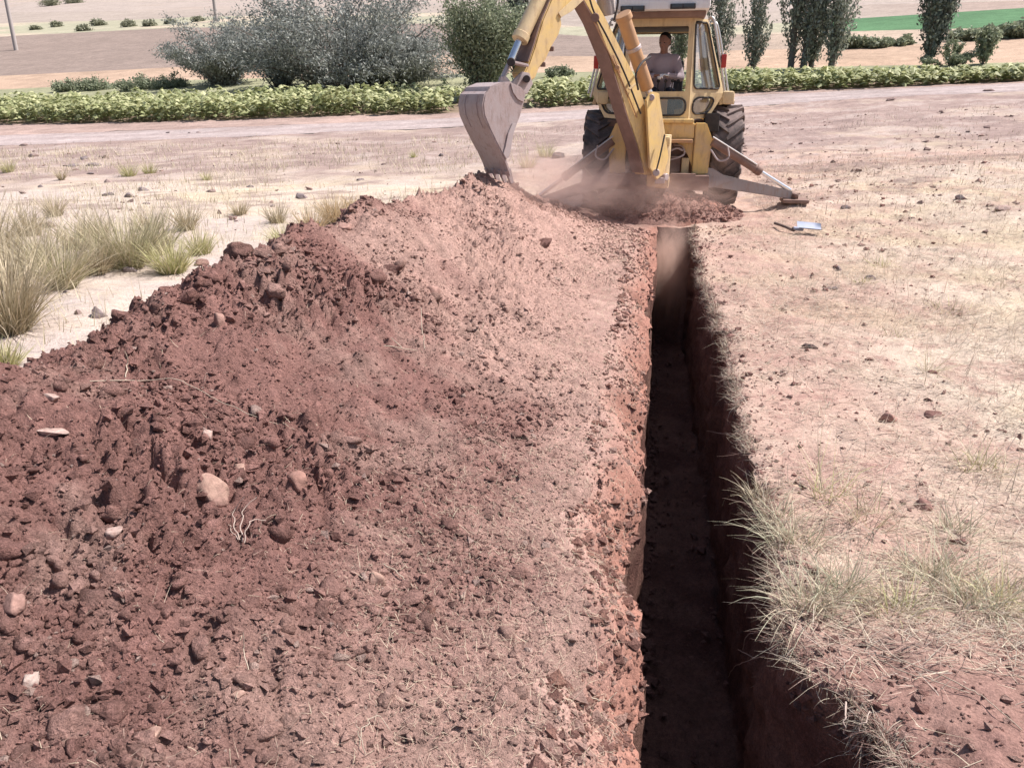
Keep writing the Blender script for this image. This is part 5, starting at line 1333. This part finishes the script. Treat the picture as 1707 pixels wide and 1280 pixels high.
for a in ((18, 552, 205, 150, 620, RUSH, 'tall brownish grass tuft at the very edge of the picture behind the heap'), (-12, 440, 150, 130, 420, RUSH, 'tall pale-brown tuft behind the edge-most tuft'),
          (104, 482, 128, 105, 460, RUSHG, 'upright olive tuft between the widest tuft and the edge'), (212, 446, 126, 190, 620, RUSHG, 'widest fan-shaped olive grass tuft behind the heap'),
          (288, 456, 76, 105, 420, YG, 'yellow-green low tuft just beside the heap crest'), (312, 384, 62, 62, 220, RUSH, 'brown dense small tuft behind the yellow-green tuft'),
          (92, 362, 54, 60, 200, RUSH, 'dark brown tuft near the flat dark stone'), (160, 400, 62, 90, 240, RUSH, 'loose brown tuft behind the widest tuft'), (250, 384, 50, 80, 200, RUSH, 'thin upright tuft behind the widest tuft'),
          (50, 392, 70, 80, 260, RUSH, 'pale tuft just behind the upright olive tuft'), (478, 416, 60, 70, 320, YG, 'yellow-green tuft peeping over the heap crest'),
          (462, 372, 46, 60, 160, RUSH, 'pale dry tuft behind the peeping yellow-green tuft'), (560, 372, 66, 85, 420, DRYO, 'dry orange tuft on the back of the heap crest'), (520, 388, 56, 70, 260, DRYO, 'dry straw-coloured tuft beside the orange tuft'),
          (14, 288, 34, 44, 150, YG, 'small yellowish tuft far behind at the picture edge'), (103, 300, 26, 26, 120, RUSH, 'tiny dark tuft on the white patch'), (215, 294, 32, 60, 180, YG, 'small yellowish tuft beyond the scattered stones'), (250, 290, 28, 50, 150, YG, 'faint yellow tuft beyond the scattered stones'),
          (400, 358, 34, 50, 150, RUSH, 'grey-brown tuft between the stones and the crest'), (345, 300, 18, 40, 90, YG, 'little yellow tuft far behind the heap'), (5, 612, 60, 110, 240, YG, 'pale yellow-green low tuft at the back foot of the heap'),
          (58, 446, 105, 120, 300, RUSH, 'loose pale tuft between the edge tuft and the upright olive tuft'), (160, 456, 92, 110, 280, RUSH, 'tan tuft squeezed between the upright and the widest tuft'), (262, 424, 98, 110, 280, RUSHG, 'olive tuft standing right behind the yellow-green low tuft'), (132, 416, 84, 110, 260, RUSH, 'tan loose tuft behind the upright olive tuft'), (335, 424, 56, 80, 240, YG, 'small yellow-green tuft nearest the dark crest clod'), (20, 480, 120, 120, 300, RUSH, 'brown tuft rising behind the edge-most tuft'),
          (590, 352, 40, 40, 160, DRYO, 'small orange dry tuft beside a flat pink rock'), (690, 262, 16, 30, 70, YG, 'faint dry tuft between the bush thicket and the bucket'), (910, 262, 34, 60, 160, YG, 'dry yellow tuft in front of the left wheel'), (880, 280, 30, 50, 130, YG, 'dry yellow tuft close to the bucket')):
    tuft(a[0], a[1], a[2] * .86, a[3] * 1.15, int(a[4] * 1.15), *a[5:], group=G1, f=z_ground, wblade=.008, twist=.6, dead=.25)
G2 = 'grass clumps by the trench lip'
for a in ((1325, 905, 95, 90, 260, BLUEG, 'green-grey grass clump leaning over the trench lip'), (1345, 1010, 100, 110, 320, BLUEG, 'thick green-grey clump just above the crumbling corner'), (1405, 985, 95, 90, 220, BLUEG, 'grass clump beside the thick lip clump'),
          (1300, 862, 60, 70, 180, BLUEG, 'small grass clump highest along the lip'), (1555, 960, 95, 120, 300, BLUEG, 'green clump in the middle of the right patch'), (1620, 1010, 105, 130, 340, BLUEG, 'widest green clump of the right patch'),
          (1675, 1005, 90, 90, 220, YG, 'yellowish clump at the right picture edge'), (1585, 890, 70, 100, 200, BLUEG, 'upper green clump of the right patch'), (1490, 1020, 80, 90, 180, YG, 'yellow-green low clump between both patches'),
          (1440, 870, 90, 110, 150, RUSH, 'sparse straw-coloured clump with tall stalks'), (1380, 830, 110, 70, 110, YG, 'clump of tall thin straw stalks above the lip clumps'), (1545, 620, 74, 40, 60, YG, 'tall dry tuft standing alone on the straw'),
          (1655, 480, 60, 90, 60, RUSH, 'dark twiggy dry plant on the straw'), (1440, 470, 22, 40, 80, YG, 'low pale tuft beside the grey square stone'), (1500, 560, 20, 60, 80, YG, 'low flat tuft on the straw'), (1420, 300, 20, 12, 30, RUSH, 'thin dry weed beyond the stabiliser'),
          (1312, 262, 20, 8, 16, RUSH, 'single dry weed beyond the big rear tyre'), (1560, 215, 14, 30, 60, YG, 'faint tuft in the tilled strip'), (1640, 780, 60, 110, 160, YG, 'pale green tuft at the right above the patch'), (1470, 445, 30, 60, 120, YG, 'yellowish low tuft behind the grey square stone'),
          (1580, 520, 30, 90, 120, YG, 'yellow grass tuft far right on the straw'), (1265, 830, 50, 60, 160, RUSH, 'ragged dead tuft hanging at the lip')):
    tuft(*a[:4], int(a[4] * .6), *a[5:], group=G2, wblade=.0036 if a[1] > 700 else .0045, lean=(.15, 1.25), dead=.55, twist=1.1, foot=2.6, droop=.7)
#PART5
# ------------------------------------------------------------------ roots, stems and twigs
def strand(name, paths, mat_col, label, cat, group=None, parent=None):
    def wob(p):
        q = smooth_path(p); k = np.arange(len(q)); a = r_wob * np.sin(np.pi * k / max(1, len(q) - 1))
        return q + np.stack([a * fbm(k * .37 + q[0, 0] * 9, k * 0, 1, 2, 402), a * fbm(k * .37, k * 0 + q[0, 1] * 9, 1, 2, 403), .6 * a * fbm(k * .41, k * 0 + 7.7, 1, 2, 404)], -1)
    r_wob = .012
    V, F = tubes([(wob(p), r0 * .62, r1 * .55) for p, r0, r1 in paths], 6)
    base = np.array(paths[0][0][0], float)
    n = fbm(V[:, 0] * 40, V[:, 1] * 40, 1, 2, 401); C = np.array(mat_col)[None] * (1 + .2 * n)[:, None]
    me = npmesh(name, V - base, F, C); o = link(name, me, parent, M['straw']); o.location = base
    return tag(o, label, cat, group)
def on(px, py, up=.012, f=z_surf):
    p = land(px, py, f); p[2] += up; return p
def lip(px, py, dx=0.0):                         # a point in the air over the trench, out from the far wall
    x = .56 + dx; d = ray(px, py); o = np.array([0, 0, EYE]); return o + d * (x / d[0])
ROOT = (.50, .40, .34)
strand('stem', [([on(150, 640), on(235, 645, .03), on(300, 648, .04), on(370, 680, .035), on(430, 706, .03), on(492, 720)], .0035, .002)], np.array([.5, .42, .33]), 'long pale curved stem lying across the upper heap', 'stem', 'stems and roots')
strand('stem', [([on(1436, 1072), on(1500, 1112, .03), on(1590, 1150, .03), on(1640, 1172, .02), on(1702, 1222)], .0032, .0025)], np.array([.5, .42, .33]), 'long pale stem running down to the picture corner', 'stem', 'stems and roots')
strand('stem', [([on(1455, 1100), on(1500, 1130, .03), on(1560, 1150, .03), on(1615, 1160)], .003, .002)], np.array([.5, .42, .33]), 'shorter pale stem beside the long corner stem', 'stem', 'stems and roots')
strand('stem', [([on(1600, 1118), on(1660, 1128, .02), on(1720, 1138)], .003, .002)], np.array([.5, .42, .33]), 'pale stem crossing at the right picture edge', 'stem', 'stems and roots')
strand('root', [([lip(1310, 1062, .06), lip(1270, 1052, -.01), lip(1245, 1060, -.04), lip(1238, 1082, -.04)], .0045, .003),
                ([lip(1322, 1090, .05), lip(1290, 1085, .0), lip(1262, 1096, -.03), lip(1230, 1082, -.06)], .005, .003),
                ([lip(1262, 1096, -.03), lip(1225, 1110, -.08), lip(1214, 1128, -.08)], .003, .0015),
                ([lip(1290, 1086, .0), lip(1278, 1112, -.01), lip(1262, 1140, -.02), lip(1258, 1160, -.02)], .004, .0015),
                ([lip(1262, 1140, -.02), lip(1250, 1146, -.03)], .0025, .001), ([lip(1278, 1112, -.01), lip(1268, 1124, -.03), lip(1252, 1128, -.04)], .0025, .001)], ROOT, 'pale forked root sticking out of the trench wall', 'root', 'stems and roots')
strand('root', [([lip(1410, 1170, .06), lip(1408, 1195, .03), lip(1406, 1222, .03)], .005, .002)], ROOT, 'short pale root hanging at the crumbling corner', 'root', 'stems and roots')
strand('root', [([lip(1450, 1185, .1), lip(1438, 1205, .05), lip(1412, 1230, .03)], .003, .0015)], ROOT, 'thin root hanging beside the short pale root', 'root', 'stems and roots')
strand('root', [([lip(1150, 503, .0), lip(1152, 530, -.03), lip(1140, 540, -.06)], .008, .004)], ROOT, 'pale root hanging from the far part of the lip', 'root', 'stems and roots')
strand('root', [([lip(1232, 720, .04), lip(1205, 722, -.02), lip(1178, 718, -.06)], .006, .003)], ROOT, 'straight pale root pointing out over the trench', 'root', 'stems and roots')
strand('root', [([lip(1300, 905, .05), lip(1262, 900, -.01), lip(1228, 893, -.05)], .004, .002)], ROOT, 'thin root pointing out below the small lip clump', 'root', 'stems and roots')
strand('twig', [([on(708, 585), on(706, 565, .05), on(703, 543, .12)], .0045, .003)], np.array([.5, .42, .33]), 'short pale twig standing upright in the heap slope', 'twig', 'stems and roots')
strand('twig', [([on(640, 580), on(670, 585, .02), on(705, 590)], .005, .003), ([on(670, 585, .02), on(652, 574, .04)], .005, .003)], np.array([.5, .42, .33]), 'forked pale twig beside the upright twig', 'twig', 'stems and roots')
strand('root', [([on(400, 905), on(392, 880, .05), on(412, 862, .08)], .004, .002), ([on(405, 908), on(408, 880, .06), on(432, 858, .07)], .004, .002), ([on(408, 910), on(420, 890, .05), on(445, 880, .03)], .0035, .002), ([on(398, 905), on(382, 885, .03), on(378, 870, .03)], .003, .002)], ROOT, 'spidery dried root clump beside the big tan stone', 'root', 'stems and roots')
strand('twig', [([on(640, 945), on(668, 965, .02), on(690, 985)], .004, .003)], np.array([.5, .42, .33]), 'straight pale twig beside the smooth tan stone', 'twig', 'stems and roots')
strand('twig', [([on(940, 885), on(980, 888, .02), on(1010, 880)], .003, .002)], np.array([.5, .42, .33]), 'thin pale twig lying across the berm', 'twig', 'stems and roots')
strand('twig', [([on(985, 1168), on(1010, 1172, .015), on(1028, 1165, .03)], .004, .002)], np.array([.5, .42, .33]), 'little curled twig on the berm near the trench edge', 'twig', 'stems and roots')
strand('twig', [([on(210, 640), on(216, 625, .05), on(213, 615, .08)], .005, .003)], np.array([.5, .42, .33]), 'small curled twig behind the long curved stem', 'twig', 'stems and roots')
strand('twig', [([on(415, 1122), on(412, 1105, .05), on(411, 1092, .08)], .003, .002)], np.array([.5, .42, .33]), 'tiny pale twig standing low on the heap', 'twig', 'stems and roots')
strand('twig', [([on(600, 1250), on(608, 1225, .03), on(630, 1212, .04), on(650, 1225, .02)], .0025, .002), ([on(610, 1262), on(600, 1240, .05), on(596, 1230, .06)], .0025, .0015)], np.array([.5, .42, .33]), 'tangled pale twigs at the bottom of the berm', 'twig', 'stems and roots')

# ------------------------------------------------------------------ shovel on the straw
sp0 = on(1291, 379, .05, z_ground); sp1 = on(1322, 391, .02, z_ground); sb = on(1348, 391, .01, z_ground)
SB = sb.copy(); SH = empty('shovel', SB); tag(SH, 'shovel with blue-grey blade and dark handle lying on the straw', 'shovel')
m = MB(); sc = px_per_m(sb); L_, W_ = 38 / sc, .18
ux = sb - sp1; ux[2] = 0; ux = np.array([1., .02, 0]); uy = np.array([-.02, 1., 0])
n1, n2 = 9, 9; V = []
for i in range(n1):
    for j in range(n2):
        t = i / (n1 - 1); q = j / (n2 - 1) * 2 - 1; wv = W_ / 2 * (1 if t < .75 else 1 - ((t - .75) / .25) ** 2 * .35)
        V.append(sb + ux * (t - .5) * L_ + uy * q * wv + np.array([0, 0, .03 + .035 * q * q + .02 * (1 - t) + .05 * (q + 1) * .5]))
F = [[i * n2 + j, (i + 1) * n2 + j, (i + 1) * n2 + j + 1, i * n2 + j + 1] for i in range(n1 - 1) for j in range(n2 - 1)]
V = np.array(V); V2 = V - np.array([0, 0, .004]); k = len(V)
F2 = [[a + k for a in f[::-1]] for f in F]
rim = [i * n2 for i in range(n1)] + [(n1 - 1) * n2 + j for j in range(1, n2)] + [i * n2 + n2 - 1 for i in range(n1 - 2, -1, -1)] + [j for j in range(n2 - 2, 0, -1)]
F3 = [[rim[i], rim[(i + 1) % len(rim)], rim[(i + 1) % len(rim)] + k, rim[i] + k][::-1] for i in range(len(rim))]
m.add(np.concatenate([V, V2]), F + F2 + F3); m.obj('blade', SH, M['blade'], SB)
m = MB(); st_ = sb - ux * L_ * .5 + np.array([0, 0, .05]); m.tube([st_ + ux * .06, st_ - ux * .05 + np.array([0, 0, .01]), sp1 + np.array([0, 0, .03]), (sp0 + sp1) / 2 + np.array([0, 0, .02]), sp0], .017); m.obj('handle', SH, M['wood'], SB)
m = MB(); m.cyl(st_ - ux * .05 + np.array([0, 0, .01]), st_ + ux * .07, .023); m.obj('socket', SH, M['blade'], SB)

# ------------------------------------------------------------------ dust raised by the digging
def dust(name, c, s, dens, label, col=(.92, .70, .62), seed=0, rot=0):
    m = bpy.data.materials.new('dust'); m.use_nodes = True; nt = m.node_tree; nt.nodes.clear(); L = nt.links.new
    out = nd(nt, 'ShaderNodeOutputMaterial'); pv = nd(nt, 'ShaderNodeVolumePrincipled'); pv.inputs['Color'].default_value = (*col, 1); pv.inputs['Anisotropy'].default_value = .25
    tc = nd(nt, 'ShaderNodeTexCoord'); ln = nd(nt, 'ShaderNodeVectorMath', operation='LENGTH'); L(tc.outputs['Object'], ln.inputs[0])
    fall = nd(nt, 'ShaderNodeMapRange', interpolation_type='SMOOTHSTEP'); L(ln.outputs['Value'], fall.inputs['Value']); fall.inputs['From Min'].default_value = 1.0; fall.inputs['From Max'].default_value = .1
    no = nd(nt, 'ShaderNodeTexNoise', Scale=2.2, Detail=6.0, Roughness=.68, Distortion=1.2); 
    mp = nd(nt, 'ShaderNodeMapping'); mp.inputs['Location'].default_value = (seed * 3.1, seed, 0); L(tc.outputs['Object'], mp.inputs[0]); L(mp.outputs[0], no.inputs['Vector'])
    nr = nd(nt, 'ShaderNodeMapRange'); L(no.outputs['Fac'], nr.inputs['Value']); nr.inputs['From Min'].default_value = .38; nr.inputs['From Max'].default_value = .68; nr.inputs['To Max'].default_value = dens
    mu = nd(nt, 'ShaderNodeMath', operation='MULTIPLY'); L(fall.outputs[0], mu.inputs[0]); L(nr.outputs[0], mu.inputs[1]); L(mu.outputs[0], pv.inputs['Density'])
    L(pv.outputs[0], out.inputs['Volume'])
    me = npmesh(name, ICO3[0] * 1.02, ICO3[1]); o = link(name, me, None, m); o.location = c; o.scale = s; o.rotation_euler = (0, 0, rot)
    return tag(o, label, 'dust', 'drifting dust', kind='stuff')
dust('dust_cloud', (-.75, 10.55, .62), (1.25, .75, .6), 4.2, 'reddish dust drifting between the heap and the left wheel', seed=1)
dust('dust_cloud', (-1.35, 9.2, .85), (.75, .65, .42), 3.5, 'thin dust falling under the bucket', seed=2)
dust('dust_cloud', (.24, 9.85, -.38), (.34, .8, .85), 8.0, 'pale dust hanging in the far trench end', col=(.88, .66, .56), seed=3)
dust('dust_cloud', (.2, 10.75, .5), (1.1, .55, .34), 3.2, 'low dust over the mound at the trench end', seed=4)
dust('dust_cloud', (-1.0, 9.95, .62), (.8, .5, .4), 2.2, 'light dust drifting off the heap end beside the bucket', seed=5)
